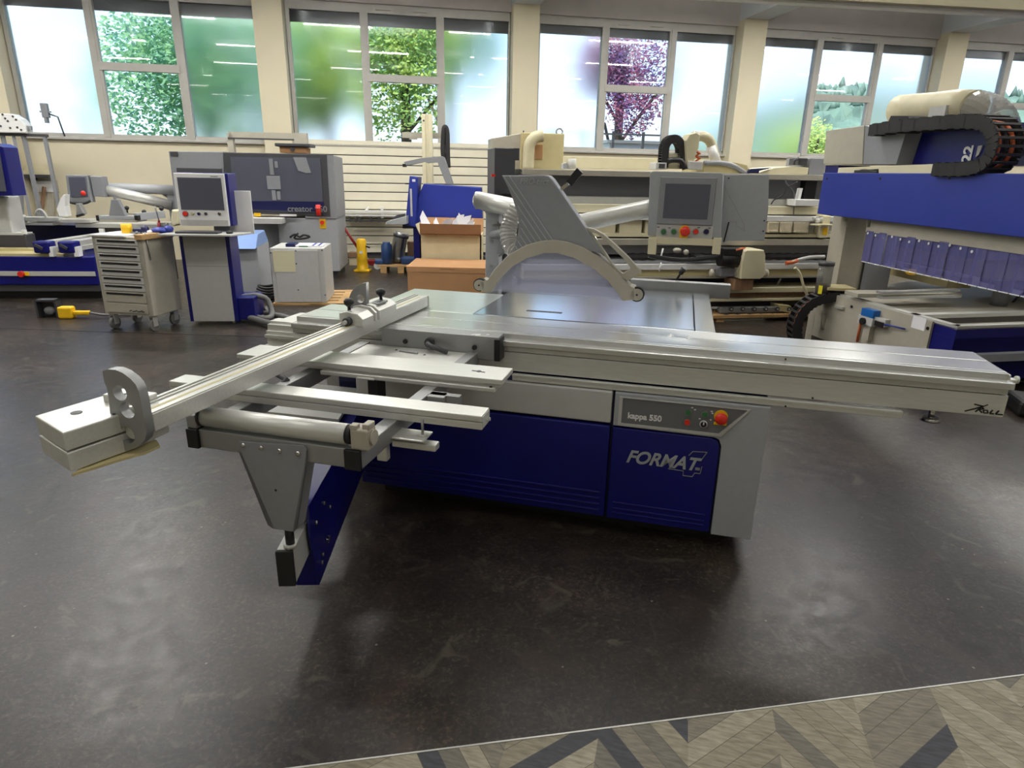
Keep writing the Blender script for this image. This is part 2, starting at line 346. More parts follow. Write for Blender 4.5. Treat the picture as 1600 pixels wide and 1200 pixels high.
    def holed(s, loops, axis, a0, a1):              # flat plate with holes, extruded
        cu = bpy.data.curves.new('tmp', 'CURVE'); cu.dimensions = '2D'; cu.fill_mode = 'BOTH'; cu.extrude = abs(a1-a0)/2
        for lp in loops:
            q = cu.splines.new('POLY'); q.points.add(len(lp)-1); q.use_cyclic_u = True
            for pt, (x, y) in zip(q.points, lp): pt.co = (x, y, 0, 1)
        o = bpy.data.objects.new('tmp', cu); me = bpy.data.meshes.new_from_object(o)
        n0 = len(s.bm.verts); s.bm.from_mesh(me); s.bm.verts.ensure_lookup_table(); mid = (a0+a1)/2
        vs = s.bm.verts[n0:]
        for v in vs:
            x, y, z = v.co
            v.co = {'y': (x, mid+z, y), 'x': (mid+z, x, y), 'z': (x, y, mid+z)}[axis]
        s._t(vs); bpy.data.objects.remove(o); bpy.data.curves.remove(cu); bpy.data.meshes.remove(me); return s
    def build(s, name, mat, parent=None):
        bmesh.ops.recalc_face_normals(s.bm, faces=s.bm.faces)
        me = bpy.data.meshes.new(name); s.bm.to_mesh(me); s.bm.free()
        me.materials.append(M[mat] if isinstance(mat, str) else mat)
        o = bpy.data.objects.new(name, me); C.objects.link(o)
        if parent is not None: o.parent = parent
        return o
def spline(P, k):
    out = []
    for i in range(len(P)-1):
        a, b, c, d = P[max(i-1, 0)], P[i], P[i+1], P[min(i+2, len(P)-1)]
        for j in range(k):
            t = j/k
            out.append(.5*((2*b) + (c-a)*t + (2*a-5*b+4*c-d)*t*t + (3*b-a-3*c+d)*t**3))
    out.append(P[-1]); return out
def circle(cx, cy, r, n=24): return [(cx+r*math.cos(2*PI*i/n), cy+r*math.sin(2*PI*i/n)) for i in range(n)]

def tag(o, label=None, cat=None, group=None, kind=None):
    if label: o['label'] = label
    if cat: o['category'] = cat
    if group: o['group'] = group
    if kind: o['kind'] = kind
    return o
def thing(name, label, cat, fr=None, group=None, z=0):
    o = bpy.data.objects.new(name, None); C.objects.link(o); o.empty_display_size = .1
    if fr is not None: o.location = (fr.o.x, fr.o.y, z); o.rotation_euler = (0, 0, fr.yaw)
    return tag(o, label, cat, group)
def struct(name, mb, mat, parent=None, fr=None):
    o = mb.build(name, mat, parent)
    if fr is not None: o.location = fr.o; o.rotation_euler = (0, 0, fr.yaw)
    if parent is None: o['kind'] = 'structure'
    return o
def part(name, mb, mat, parent, label=None):
    o = mb.build(name, mat, parent)
    if label: o['label'] = label
    return o
def lettering(parent, txt, size, loc, rot, mat, shear=0, bold=0, depth=.001, name='lettering', sx=1.0):
    cu = bpy.data.curves.new('tmp', 'FONT'); cu.body = txt; cu.size = size; cu.shear = shear; cu.offset = bold; cu.extrude = depth
    o = bpy.data.objects.new('tmp', cu); me = bpy.data.meshes.new_from_object(o); bpy.data.objects.remove(o); bpy.data.curves.remove(cu)
    me.materials.clear(); me.materials.append(M[mat]); me.name = name
    q = bpy.data.objects.new(name, me); C.objects.link(q); q.parent = parent; q.location = loc; q.rotation_euler = rot; q.scale = (sx, 1, 1)
    return q
FACE = (PI/2, 0, 0)                                 # lettering that faces -y
def pb(m, fr, u0, v0, u1, v1, y0, dy, bev=0):       # box whose front face, on the plane y0, covers this rectangle of the view
    um, vm = (u0+u1)/2, (v0+v1)/2
    m.box(fr.hit(u0, vm, y=y0).x, fr.hit(u1, vm, y=y0).x, y0, y0+dy, fr.hit(um, v1, y=y0).z, fr.hit(um, v0, y=y0).z, bev); return m
def H(fr, u, v, y): return fr.hit(u, v, y=y)

# ------------------------------------------------------------------ the hall
W = Fr(WO[0], WO[1], WYAW)
BW, GAP, ZS, ZT, CEIL = 3.80, .50, 2.042, 4.153, 4.95
X0, X1, YB = -9.0, 21.5, -19.0
struct('floor', MB().box(-12, 25, -9.0, 19.5, -.2, 0), 'floor')
T0 = G.hit(480, 1199, z=0); T1 = G.hit(1599, 1056, z=0); TF = Fr(T0.x, T0.y, math.atan2(T1.y-T0.y, T1.x-T0.x))
struct('floor.001', MB().box(-6, 8, -3.2, 0, 0, .003), 'chevron', fr=TF)
struct('trim_1', MB().box(-6, 8, -.002, .003, 0, .005), 'alu', fr=TF)
sA = G.hit(0, 513, z=0); sB = G.hit(400, 526, z=0); SF = Fr(sA.x, sA.y, math.atan2(sB.y-sA.y, sB.x-sA.x))
struct('trim_2', MB().box(-3, 12, -.008, .008, 0, .002), 'black', fr=SF)
struct('ceiling', MB().box(X0, X1, YB, .5, CEIL, CEIL+.3), 'beam', fr=W)
# outer wall: a parapet below the windows, a lintel above, a pillar between each two bays
struct('wall_back', MB().box(X0, X1, .0, .35, 0, ZS-.06), 'wall', fr=W)
struct('trim_3', MB().box(X0, X1, -.06, .35, ZS-.06, ZS-.015, .01), 'frame', fr=W)
struct('wall_back.001', MB().box(X0, X1, .0, .35, ZT+.12, CEIL), 'lintel', fr=W)
bays = [(-4.30-8.6+4.3*k) for k in range(8)]
win_k = 0
for k, x in enumerate(bays):
    struct('pillar', MB().box(x-GAP+.02, x-.02, -.22, .35, 0, 4.36), 'wall', fr=W)
    struct('ceiling_beam', MB().box(x-GAP+.02, x-.02, YB, .0, 4.36, CEIL), 'beam', fr=W)
    win_k += 1
    we = thing('window_%d' % win_k, None, None); we.location = W.w((x, 0, 0)); we.rotation_euler = (0, 0, WYAW); we['kind'] = 'structure'
    m = MB(); f = .075
    a, b = BW*.331, BW*.681
    m.box(0, BW, .05, .17, ZT-.02, ZT+.12); m.box(0, BW, .05, .17, ZS-.015, ZS+.045)
    for c in (0, BW): m.box(c-.02 if c else 0, c if c else .055, .05, .17, ZS, ZT)
    for c in (a, b): m.box(c-.05, c+.05, .03, .17, ZS, ZT)
    part('window_frame', m, 'frame', we)
    zm = 3.13
    m = MB(); m.box(a+.05, b-.05, .02, .12, zm-.06, zm+.06)
    for z0, z1 in ((ZS+.045, zm-.06), (zm+.06, ZT-.02)):
        m.box(a+.05, a+.085, .04, .12, z0, z1); m.box(b-.085, b-.05, .04, .12, z0, z1)
    for c in (a+.35, b-.35): m.box(c-.12, c+.12, .015, .03, ZT+.03, ZT+.042)
    part('casement', m, 'frame', we)
    for c0, c1, mt in ((.055, a-.05, 'frost_glass'), (b+.05, BW-.02, 'frost_glass')):
        part('frosted_pane', MB().box(c0, c1, .10, .108, ZS+.045, ZT-.02), mt, we)
    for z0, z1 in ((ZS+.045, zm-.06), (zm+.06, ZT-.02)):
        part('clear_pane', MB().box(a+.085, b-.085, .10, .106, z0, z1), 'clear_glass', we)
    dr = .20 if k < 4 else .16
    for c0, c1 in ((.055, a-.05), (a+.05, b-.05), (b+.05, BW-.02)):
        part('roller_blind', MB().box(c0, c1, .125, .15, ZT-dr, ZT-.02), 'shade', we)
# the rest of the hall, behind and beside the viewer
struct('wall_left', MB().box(X0-.3, X0, YB, .35, 0, CEIL), 'wall', fr=W)
struct('wall_right', MB().box(X1, X1+.3, YB, .35, 0, CEIL), 'wall', fr=W)
struct('wall_front', MB().box(X0, X1, YB-.3, YB, 0, CEIL), 'wall', fr=W)
# boarded wall face under the second window: separate cream slats with dark gaps
m = MB(); xs0 = W.hit(484, 300, y=-.05).x; xs1 = 4.6
nb = 12; zb, zt_ = .12, 2.0; step = (zt_-zb)/nb
for i in range(nb): m.box(xs0, xs1, -.05, -.012, zb+i*step+.008, zb+(i+1)*step-.008, .006)
m.box(xs0, xs1, -.06, -.012, zt_, zt_+.09)
struct('slat_panel', m, 'slat', fr=W)
struct('slat_backing', MB().box(xs0, xs1, -.012, -.002, zb-.1, zt_+.02), 'dark', fr=W)

# ceiling luminaire housing crossing the upper right corner
lt = thing('ceiling_light', 'long pale fluorescent light housing across the upper right corner', 'ceiling light')
p0 = G.hit(1135, -2, y=5.6); p1 = G.hit(1640, 26, y=4.9)
d_ = (p1-p0).normalized()
part('housing', MB().bar(p0+Vector((0, 0, .055))-d_*.3, p1+Vector((0, 0, .055))+d_*1.5, .2, .09), 'cream', lt)
part('lamp_rail', MB().bar(p0+Vector((0, 0, .0))-d_*.3, p1+d_*1.5, .08, .025), 'white', lt)
for q in (.1, .8): part('hanger', MB().cyl(p0.lerp(p1, q)+Vector((0, 0, .1)), Vector((*p0.lerp(p1, q).xy, CEIL)), .008, 6), 'steel', lt)

# ------------------------------------------------------------------ outdoors
struct('ground', MB().box(-30, 60, .4, 80, -.4, -.3), 'lawn', fr=W)
def tree(name, label, x, y, h, r, n, mat, zc=None, cat='tree', leaf=.085, sq=1.0, trunk=True, branches=3):
    o = thing(name, label, cat); o.location = W.w((x, y, -.3)); rng = random.Random(int(x*100)+n)
    m = MB(); bm = m.bm; zc = h-r*sq if zc is None else zc
    blobs = [(rng.uniform(-.5, .5)*r, rng.uniform(-.5, .5)*r, zc+rng.uniform(-.6, .6)*r*sq, rng.uniform(.35, .6)*r) for _ in range(14)]
    for i in range(n):
        bx, by, bz, br = rng.choice(blobs)
        d = Vector((rng.gauss(0, 1), rng.gauss(0, 1), rng.gauss(0, 1))).normalized()*br*rng.uniform(.55, 1.05)
        c = Vector((bx, by, bz)) + d; a = Vector((rng.gauss(0, 1), rng.gauss(0, 1), rng.gauss(0, .6))).normalized(); b = a.orthogonal().normalized()
        L = leaf*rng.uniform(.6, 1.3); w = L*.45
        bm.faces.new([bm.verts.new(c+a*L), bm.verts.new(c+b*w), bm.verts.new(c-a*L*.7), bm.verts.new(c-b*w)])
    part('foliage', m, mat, o)
    if trunk:
        m = MB(); m.tube([(0, 0, 0), (.05, 0, h*.4), (0, .1, h*.85)], .14, 8, smooth_pts=5)
        for q in range(branches):
            a = rng.uniform(0, 6.28); m.tube([(0, 0, h*(.3+.12*q)), (math.cos(a)*r*.5, math.sin(a)*r*.4, h*(.45+.12*q)), (math.cos(a)*r*.85, math.sin(a)*r*.7, h*(.55+.12*q))], .05, 6, smooth_pts=4)
        part('trunk', m, 'bark', o)
    return o
tree('broadleaf_tree', 'dense green broadleaf tree outside the leftmost window', -3.1, 6.5, 7.4, 2.9, 15000, 'leaf_dark', zc=3.7, sq=1.15, branches=0)
tree('broadleaf_tree', 'sunlit yellow green tree crowding the leftmost window from its right side', -.2, 8.5, 6.8, 2.0, 8000, 'leaf')
tree('broadleaf_tree', 'green leafy tree outside the second window from the left', 2.0, 6.4, 6.6, 1.9, 9500, 'leaf')
tree('broadleaf_tree', 'tall dark green tree behind the leafy tree of the second window', 3.6, 10.8, 8.4, 2.2, 8000, 'leaf_dark')
tree('plum_tree', 'purple leaved plum tree outside the middle window', 8.9, 9.0, 6.5, 1.9, 8200, 'leaf_plum', leaf=.075)
tree('garden_shrub', 'dark green shrub below the purple leaved tree', 10.4, 7.6, 2.9, 1.0, 3500, 'leaf_dark', cat='shrub', leaf=.06)
tree('garden_tree', 'pale green tree outside the fourth window in front of the wooded hill', 19.0, 13.5, 4.3, 1.4, 4200, 'leaf_pale', leaf=.08)
tree('garden_tree', 'green tree at the foot of the wooded hill outside the fourth window', 20.6, 17.5, 4.2, 1.7, 3000, 'leaf', leaf=.09)
m = MB(); rng = random.Random(5); nx, ny = 90, 26; V = []
for j in range(ny):
    for i in range(nx):
        x = 20 + i*.62; y = 30 + j*1.1; t = j/(ny-1)
        prof = min(1, max(0, (x-21)/26))**.8
        V.append(m.bm.verts.new((x, y, -.5 + (11*t**.75)*prof + rng.uniform(0, 1.0)*(.3+prof))))
for j in range(ny-1):
    for i in range(nx-1): m.bm.faces.new((V[j*nx+i], V[j*nx+i+1], V[(j+1)*nx+i+1], V[(j+1)*nx+i]))
h_ = m.build('wooded_hill', 'forest'); h_.location = W.o; h_.rotation_euler = (0, 0, WYAW); h_['kind'] = 'structure'
m = MB(); rng = random.Random(8)
for i in range(70):
    x = rng.uniform(36, 74); y = rng.uniform(50, 57); prof = min(1, max(0, (x-21)/26))**.8; z = -.5 + 11*((y-30)/27.5)**.75*prof
    hh = rng.uniform(1.2, 2.2)
    for q in range(3): m.cyl((x, y, z+hh*.22*q), (x, y, z+hh*(.5+.25*q)), (.9-.22*q), 7, .03)
cn = m.build('conifer_row', 'forest'); cn.location = W.o; cn.rotation_euler = (0, 0, WYAW)
tag(cn, 'jagged row of conifers along the crest of the far wooded hill', 'conifers', kind='stuff')
# garden fence, notice board and shed seen through the middle window
gf = thing('garden_fence', 'low rail fence behind the middle window', 'fence', Fr(*W.w((0, 4.2, 0)).xy, WYAW), z=-.3)
m = MB(); m.box(5.0, 9.2, -.02, .02, 2.86, 2.90); m.box(5.0, 9.2, -.02, .02, 2.2, 2.24); part('rail', m, 'dark', gf)
for x in (5.6, 6.4, 7.2, 8.0, 8.8): part('post', MB().box(x-.03, x+.03, -.03, .03, 0, 2.95), 'dark', gf)
sh = thing('garden_shed', 'small white shed with flat roof outside the middle window', 'shed', Fr(*W.w((8.6, 6.0, 0)).xy, WYAW), z=-.3)
part('wall', MB().box(-.9, .7, 0, 1.6, 0, 2.75), 'white', sh); part('roof', MB().box(-1.0, .8, -.1, 1.7, 2.75, 2.83), 'alu_dark', sh); part('door', MB().box(-.2, .4, -.03, 0, 0, 2.2), 'light_grey', sh)
nb_ = thing('neighbour_house', 'house with a ribbed red brown tiled roof beyond the right end of the hall', 'house', Fr(*W.w((23.5, 8.5, 0)).xy, WYAW), z=-.3)
part('wall', MB().box(-2, 9, 1.2, 7, 0, 2.6), 'white', nb_)
m = MB()
for i in range(56):
    x = -2.4 + i*.21; m.prism([(0.4, 2.2), (3.9, 4.2), (3.9, 4.26), (0.4, 2.27)], 'x', x, x+.17)
part('roof', m, 'rooftile', nb_)
# stay with a small box standing on the sill of the leftmost window
P = W.hit(101, 212, y=-.04)
sb = thing('sill_bracket', 'thin bent stay with a small grey box on the sill of the leftmost window', 'bracket', Fr(*W.w((P.x, -.04, 0)).xy, WYAW), z=ZS-.015)
part('stay', MB().tube([(0, 0, 0), (-.05, 0, .30), (-.17, 0, .34)], .013, 6), 'dark', sb)
part('box', MB().box(-.27, -.17, -.04, .04, .28, .5, .01), 'mid_grey', sb)
part('clip', MB().box(-.24, -.2, -.05, .03, .2, .28).box(-.3, -.14, -.02, .02, .36, .385), 'mid_grey', sb)

# ------------------------------------------------------------------ the sliding table panel saw in the foreground
S = Fr(.0872, 2.7369, -.2491)
saw = thing('panel_saw', 'large blue and grey sliding table panel saw standing in the foreground', 'panel saw', S)
XL, XM, XD, XR = -.872, .372, .838, 1.012
# cabinet
part('cabinet', MB().box(XL, XR-.005, .02, 1.0, .085, .735, .01), 'navy', saw)
part('plinth', MB().box(XL+.08, XR-.09, .1, .92, 0, .085), 'black', saw)
m = MB(); m.box(XL+.005, XM-.006, -.012, .02, .088, .545, .008)
for z in (.118, .148, .178, .208): m.box(XL+.03, XM-.03, -.019, -.010, z, z+.011, .004)
part('front_panel', m, 'blue', saw)
part('front_strip', MB().box(XL+.005, XM-.006, -.014, .02, .557, .703, .006), 'light_grey', saw, 'grey strip above the blue front panel')
# service end: grey surround, blue door, inset control strip
m = MB()
m.prism([(XM+.006, .55), (XD-.03, .55), (XD-.008, .542), (XD+.006, .51), (XD+.006, .082), (XR, .082), (XR, .703), (XM+.006, .703), (XM+.006, .55)][:8], 'y', -.016, .02, .003)
part('service_panel', m, 'grey', saw)
m = MB(); m.prism([(XM+.006, .09), (XD-.004, .09), (XD-.004, .505), (XD-.014, .53), (XD-.04, .541), (XM+.006, .541)], 'y', -.016, .02, .004)
for z in (.118, .140, .170): m.box(XM+.03, XD-.03, -.021, -.014, z, z+.009, .003)
door = part('door', m, 'blue', saw)
lettering(door, 'FORMAT', .083, (.445, -.018, .384), FACE, 'grey', shear=.35, bold=.0022, sx=.93)
def outline(pts, w, y, mat, name, parent):           # thin raised line drawing
    m = MB()
    for a, b in zip(pts, pts[1:]): m.bar((a[0], y, a[1]), (b[0], y, b[1]), .002, w)
    return part(name, m, mat, parent)
outline([(.712, .45), (.727, .471), (.786, .475), (.768, .44)], .003, -.018, 'mid_grey', 'emblem_outline', door)
outline([(.655, .392), (.632, .376), (.697, .374), (.697, .352), (.737, .352), (.745, .371), (.768, .371), (.772, .405)], .003, -.018, 'mid_grey', 'emblem_outline', door)
m = MB(); m.box(.745, .765, -.0185, -.0165, .385, .398, .003); part('emblem_dot', m, 'mid_grey', door)
cs = [(.412, .567), (.822, .567), (.925, .684), (.412, .684)]
m = MB(); m.holed([[(c[0]+(-.014 if c[0] < .5 else .012), c[1]+(-.012 if c[1] < .6 else .004)) for c in cs], cs], 'y', -.022, -.010); part('strip_bezel', m, 'light_grey', saw)
cpan = part('control_strip', MB().prism(cs, 'y', -.0175, .01), 'strip', saw, 'darker grey inset control strip')
lettering(cpan, 'kappa 550', .036, (.438, -.0185, .593), FACE, 'white', bold=.0012, sx=.98)
def button(parent, x, z, r, mat, y0=-.0175, ring='steel', out=.012, name='button', sc=1.35):
    b = part(name, MB().cyl((x, y0, z), (x, y0-out, z), r*.78, 16), mat, parent)
    part('button_ring', MB().cyl((x, y0, z), (x, y0-out*.5, z), r, 18), ring, b); return b
button(cpan, .689, .648, .015, 'green'); button(cpan, .757, .648, .015, 'green'); button(cpan, .690, .604, .015, 'red')
kb = button(cpan, .757, .603, .016, 'black', ring='white', name='selector_switch'); part('switch_pointer', MB().box(.7545, .7595, -.032, -.0295, .603, .615), 'white', kb)
es = part('emergency_stop', MB().cyl((.823, -.0175, .645), (.823, -.05, .645), .013, 16).ball((.823, -.052, .645), .026, (1, .6, 1), 18), 'red', cpan)
part('yellow_plate', MB().cyl((.823, -.0175, .645), (.823, -.022, .645), .028, 20).box(.797, .849, -.022, -.0175, .607, .619), 'yellow', es)
m = MB()
for x, z in ((.700, .668), (.712, .660), (.780, .660), (.784, .652), (.735, .622), (.78, .622)): m.box(x, x+.008, -.0185, -.0175, z, z+.005)
part('button_symbol', m, 'white', cpan)
# fixed guide beam and sliding table above it
SX0, SX1 = -1.205, 1.852
m = MB()
m.box(-1.36, SX1-.003, .02, .34, .745, .833, .003); m.box(-1.36, SX1-.006, .035, .33, .833, .862)
m.box(-1.36, -1.1, .06, .13, .862, .874); m.box(-1.36, -1.1, .005, .05, .80, .815); m.box(-1.36, -1.2, .0, .30, .742, .765)
gb_ = part('guide_beam', m, 'alu', saw)
m = MB(); m.box(-.09, 1.5, .0, .022, .707, .738, .003); m.box(-.09, 1.5, -.004, .004, .728, .736); part('lower_rail', m, 'alu', saw)
m = MB()
m.box(SX0, SX1, .0, .39, .861, .888, .004)
for y0, y1 in ((.052, .077), (.083, .236), (.242, .388)): m.box(SX0+.002, SX1-.006, y0, y1, .886, .910, .002)
m.box(SX0+.002, SX1-.008, .06, .38, .884, .900)
m.box(SX0+.0, SX1-.012, .015, .36, .838, .861)
tb = part('sliding_table', m, 'alu_slide', saw)
part('end_cap', MB().box(SX1-.012, SX1+.006, .06, .12, .87, .905, .003), 'alu', tb)
part('end_knob', MB().box(SX1-.01, SX1+.032, .065, .1, .87, .886, .004).cyl((SX1+.03, .08, .883), (SX1+.04, .08, .883), .015), 'alu', tb)
m = MB()
for x0, y0 in ((.585, .255), (.665, .235)):
    m.box(x0-.012, x0+.014, y0, y0+.006, .9102, .911); m.box(x0-.004, x0+.006, y0-.02, y0+.03, .9102, .911); m.box(x0-.014, x0+.006, y0-.028, y0-.02, .9102, .911)
part('paint_mark', m, 'white', tb)
# rolling mark near the right end of the beam
m = MB(); y = .0185
for a, b, w in (((1.716, .757), (1.772, .782), .005), ((1.742, .789), (1.776, .783), .005), ((1.772, .782), (1.788, .792), .003), ((1.770, .783), (1.752, .758), .005), ((1.764, .782), (1.778, .774), .005), ((1.778, .774), (1.760, .769), .005), ((1.762, .769), (1.775, .757), .005),
                ((1.781, .757), (1.777, .768), .004), ((1.777, .768), (1.791, .769), .004), ((1.791, .769), (1.795, .758), .004), ((1.795, .758), (1.781, .757), .004),
                ((1.808, .772), (1.800, .757), .005), ((1.800, .757), (1.815, .757), .005), ((1.829, .772), (1.820, .757), .005), ((1.820, .757), (1.845, .757), .005)):
    m.bar((a[0], y, a[1]), (b[0], y, b[1]), .002, w)
part('emblem', m, 'black', gb_)
for x, y, z in ((1.17, .02, .752), (1.07, .0, .712), (1.05, .052, .897)): part('screw', MB().cyl((x, y, z), (x, y-.005, z), .004, 8), 'black', gb_)
part('adjusting_foot', MB().cyl((1.645, .12, .745), (1.645, .12, .67), .012, 10).cyl((1.645, .12, .69), (1.645, .12, .672), .030, 16, .038), 'chrome', gb_)
# main tables
part('main_table', MB().box(-.40, .69, .40, 1.48, .862, .910, .003), 'iron', saw, 'shiny ground table around the blade')
part('table_extension', MB().box(-.975, -.404, .40, .985, .872, .910, .003), 'table_grey', saw)
part('table_extension', MB().box(.694, .788, .40, 1.48, .872, .910, .003), 'iron', saw)
m = MB(); m.box(-.40, .69, .404, .445, .9101, .9112); part('blade_insert', m, 'iron', saw)
part('blade_slot', MB().box(-.165, .025, .560, .594, .9085, .9106), 'black', saw)
part('base_support', MB().box(.55, .72, .95, 1.35, .25, .862, .01), 'navy', saw)
m = MB(); m.box(.30, .915, 1.49, 1.56, .878, .966, .003); rf = part('rip_fence', m, 'alu_dark', saw)
part('clamp_lever', MB().tube([(.58, 1.56, .96), (.60, 1.56, 1.0), (.615, 1.56, 1.03)], .007, 8).cyl((.605, 1.56, 1.008), (.625, 1.56, 1.045), .014, 12, .02), 'black', rf)
# blade guard on its overarm
GY = .58
def gp(pts): return poly(S, [(700+x/4.571, 240+y/4.571) for x, y in pts], GY)
m = MB(); m.prism(gp([(383, 155), (690, 153), (718, 160), (742, 182), (1112, 720), (800, 640), (455, 710), (505, 590), (515, 500), (505, 430), (470, 320)]), 'y', GY, GY+.09, .006)
gd = part('blade_guard', m, 'mid_grey', saw)
m = MB(); edge = [(383, 155), (470, 320), (505, 430), (515, 500), (505, 590), (455, 700)]
def edge_x(y):
    for (xa, ya), (xb, yb) in zip(edge, edge[1:]):
        if y <= yb: return xa + (xb-xa)*(y-ya)/(yb-ya)
    return 455
for i in range(8):
    bx, by = 748-36*i, 618+9*i; x, y = bx, by
    while y > 162 and x > edge_x(y)+12: x -= 2.95; y -= 4.37
    a, b = gp([(x, y)])[0], gp([(bx, by)])[0]; m.bar((a[0], GY-.002, a[1]), (b[0], GY-.002, b[1]), .006, .005)
part('rib', m, 'grey', gd)
lettering(gd, 'PRO-tect', .040, (gp([(512, 215)])[0][0], GY-.004, gp([(512, 215)])[0][1]), FACE, 'grey', shear=.25, bold=.0004, sx=.95)
outer = [(292, 905), (300, 880), (335, 825), (430, 725), (560, 652), (660, 623), (760, 615), (850, 628), (960, 665), (1080, 735), (1200, 835), (1270, 915), (1300, 950), (1335, 958), (1335, 1042), (1252, 1052)]
inner = [(1225, 1000), (1150, 905), (1050, 818), (900, 735), (780, 703), (690, 703), (560, 742), (450, 805), (370, 888), (308, 990), (240, 985), (235, 900), (262, 912)]
m = MB(); m.prism(gp(outer+inner), 'y', GY-.012, GY+.1, .004); ar = part('guard_arch', m, 'warm_grey', gd)
m = MB(); m.prism(gp([(310, 985), (372, 892), (452, 810), (562, 748), (690, 709), (780, 709), (898, 741), (1048, 824), (1148, 910), (1222, 1000), (1248, 1050)]), 'y', GY+.012, GY+.016); m.prism(gp([(310, 985), (372, 892), (452, 810), (562, 748), (690, 709), (780, 709), (898, 741), (1048, 824), (1148, 910), (1222, 1000), (1248, 1050)]), 'y', GY+.075, GY+.079)
part('shield', m, 'shield', gd)
for (cx, cy, r) in ((226, 938, 44), (1350, 1006, 53)):
    c = gp([(cx, cy)])[0]; rr = abs(gp([(cx+r, cy)])[0][0]-c[0])
    w = part('wheel', MB().cyl((c[0], GY-.005, c[1]), (c[0], GY+.03, c[1]), rr, 26), 'rubber', gd)
    part('wheel_disc', MB().cyl((c[0], GY-.012, c[1]), (c[0], GY-.004, c[1]), rr*.82, 24), 'warm_grey', w); part('axle', MB().cyl((c[0], GY-.016, c[1]), (c[0], GY-.011, c[1]), rr*.14, 10), 'black', w)
oh = gp([(985, 530), (1040, 540), (1110, 580), (1200, 660), (1290, 745), (1350, 815), (1380, 852), (1285, 912), (1215, 870), (1110, 720)])
ih = gp([(1010, 562), (1060, 572), (1120, 622), (1200, 700), (1270, 770), (1300, 815), (1300, 830), (1245, 862), (1180, 800), (1080, 650)])
m = MB(); m.holed([oh, ih], 'y', GY+.01, GY+.05); part('guard_handle', m, 'warm_grey', gd)
a, b, c = gp([(800, 255), (850, 215), (935, 120)])
part('height_lever', MB().bar((a[0], GY+.04, a[1]), (b[0], GY+.04, b[1]), .02, .016), 'chrome', gd)
part('lever_grip', MB().bar((b[0]+.005, GY+.04, b[1]), (c[0], GY+.04, c[1]), .034, .036), 'black', gd)
s0, s1 = gp([(1035, 600), (1100, 715)]); part('slide_rod', MB().cyl((s0[0], GY+.05, s0[1]), (s1[0], GY+.05, s1[1]), .008, 10), 'chrome', gd)
# overarm tubes, post, hose behind the guard
pst = S.hit(772, 325, y=1.2); tl = S.hit(744, 313, y=1.2)
tu = part('extraction_tube', MB().tube([(tl.x, 1.2, tl.z-.0), (tl.x+.02, 1.2, tl.z), (S.hit(812, 327, y=.95).x, .95, S.hit(812, 327, y=.95).z), (S.hit(870, 350, y=.72).x, .72, S.hit(870, 350, y=.72).z)], .052, 20), 'alu', saw)
part('post', MB().box(pst.x-.043, pst.x+.043, 1.16, 1.25, .62, pst.z+.02, .008), 'grey', saw)
part('tube_collar', MB().box(pst.x-.04, pst.x+.075, 1.13, 1.26, pst.z-.03, pst.z+.03, .01), 'grey', tu)
part('bolt', MB().cyl((pst.x, 1.16, 1.2), (pst.x, 1.15, 1.2), .01, 8).cyl((pst.x, 1.16, 1.05), (pst.x, 1.15, 1.05), .01, 8), 'steel', tu)
t0 = S.hit(905, 349, y=.80); t1 = S.hit(1030, 322, y=.98)
ct = part('console_arm', MB().tube([(t0.x-.12, .78, t0.z-.03), tuple(t0), tuple(t1), (t1.x+.06, 1.02, t1.z+.015)], .046, 20), 'alu', saw)
pts = [S.hit(u, v, y=yy) for u, v, yy in ((808, 325, .86), (798, 345, .84), (794, 365, .82), (799, 385, .8), (812, 398, .76))]
part('spiral_hose', MB().tube(pts, .045, 16, ribs=1, smooth_pts=8), 'clear_hose', saw)
def sp_(u, v, y): return tuple(S.hit(u, v, y=y))
cl = part('clamp_bracket', MB().cyl(sp_(770, 367, 1.15), sp_(792, 364, 1.0), .024, 12).box(sp_(776, 0, 1.1)[0]*0+S.hit(777, 390, y=1.1).x, S.hit(793, 390, y=1.1).x, 1.08, 1.13, S.hit(780, 396, y=1.1).z, S.hit(780, 372, y=1.1).z, .006), 'mid_grey', saw)
part('clamp_screw', MB().bar(sp_(770, 352, 1.1), sp_(792, 350, 1.1), .014, .014).bar(sp_(778, 345, 1.1), sp_(782, 358, 1.1), .014, .014).bar(sp_(780, 400, 1.08), sp_(787, 395, 1.08), .02, .012), 'steel', cl)
part('cable', MB().tube([sp_(792, 378, 1.09), sp_(789, 396, 1.09), sp_(786, 404, 1.09)], .009, 6), 'black', cl)
# swivel control console
PY = .90
def cp(x, y): h = S.hit(1000+x/7.273, 250+y/7.273, y=PY); return (h.x, h.z)
tlx, tlz = cp(115, 125); trx, _ = cp(948, 130); brx, brz = cp(918, 890); blx, _ = cp(85, 885)
m = MB(); m.prism([(tlx, tlz-.012), (tlx+.012, tlz), (trx-.008, tlz-.002), (trx, tlz-.012), (brx, brz), (blx, brz)], 'y', PY, PY+.07, .004)
co = part('control_console', m, 'grey', saw)
def cbox(m, x0, y0, x1, y1, d0, d1, bev=0): 
    a = cp(x0, (y0+y1)/2); b = cp(x1, (y0+y1)/2); t = cp((x0+x1)/2, y0); q = cp((x0+x1)/2, y1)
    return m.box(a[0], b[0], PY+d0, PY+d1, q[1], t[1], bev)
part('screen_frame', cbox(MB(), 212, 196, 848, 736, -.006, .002, .003), 'alu_dark', co)
sc = part('screen', cbox(MB(), 222, 206, 838, 726, -.009, -.004), 'mid_grey', co); part('display', cbox(MB(), 275, 272, 786, 668, -.0105, -.008), 'screen', co, 'dark blank display')
part('button_panel', cbox(MB(), 188, 744, 826, 884, -.005, .002), 'light_grey', co)
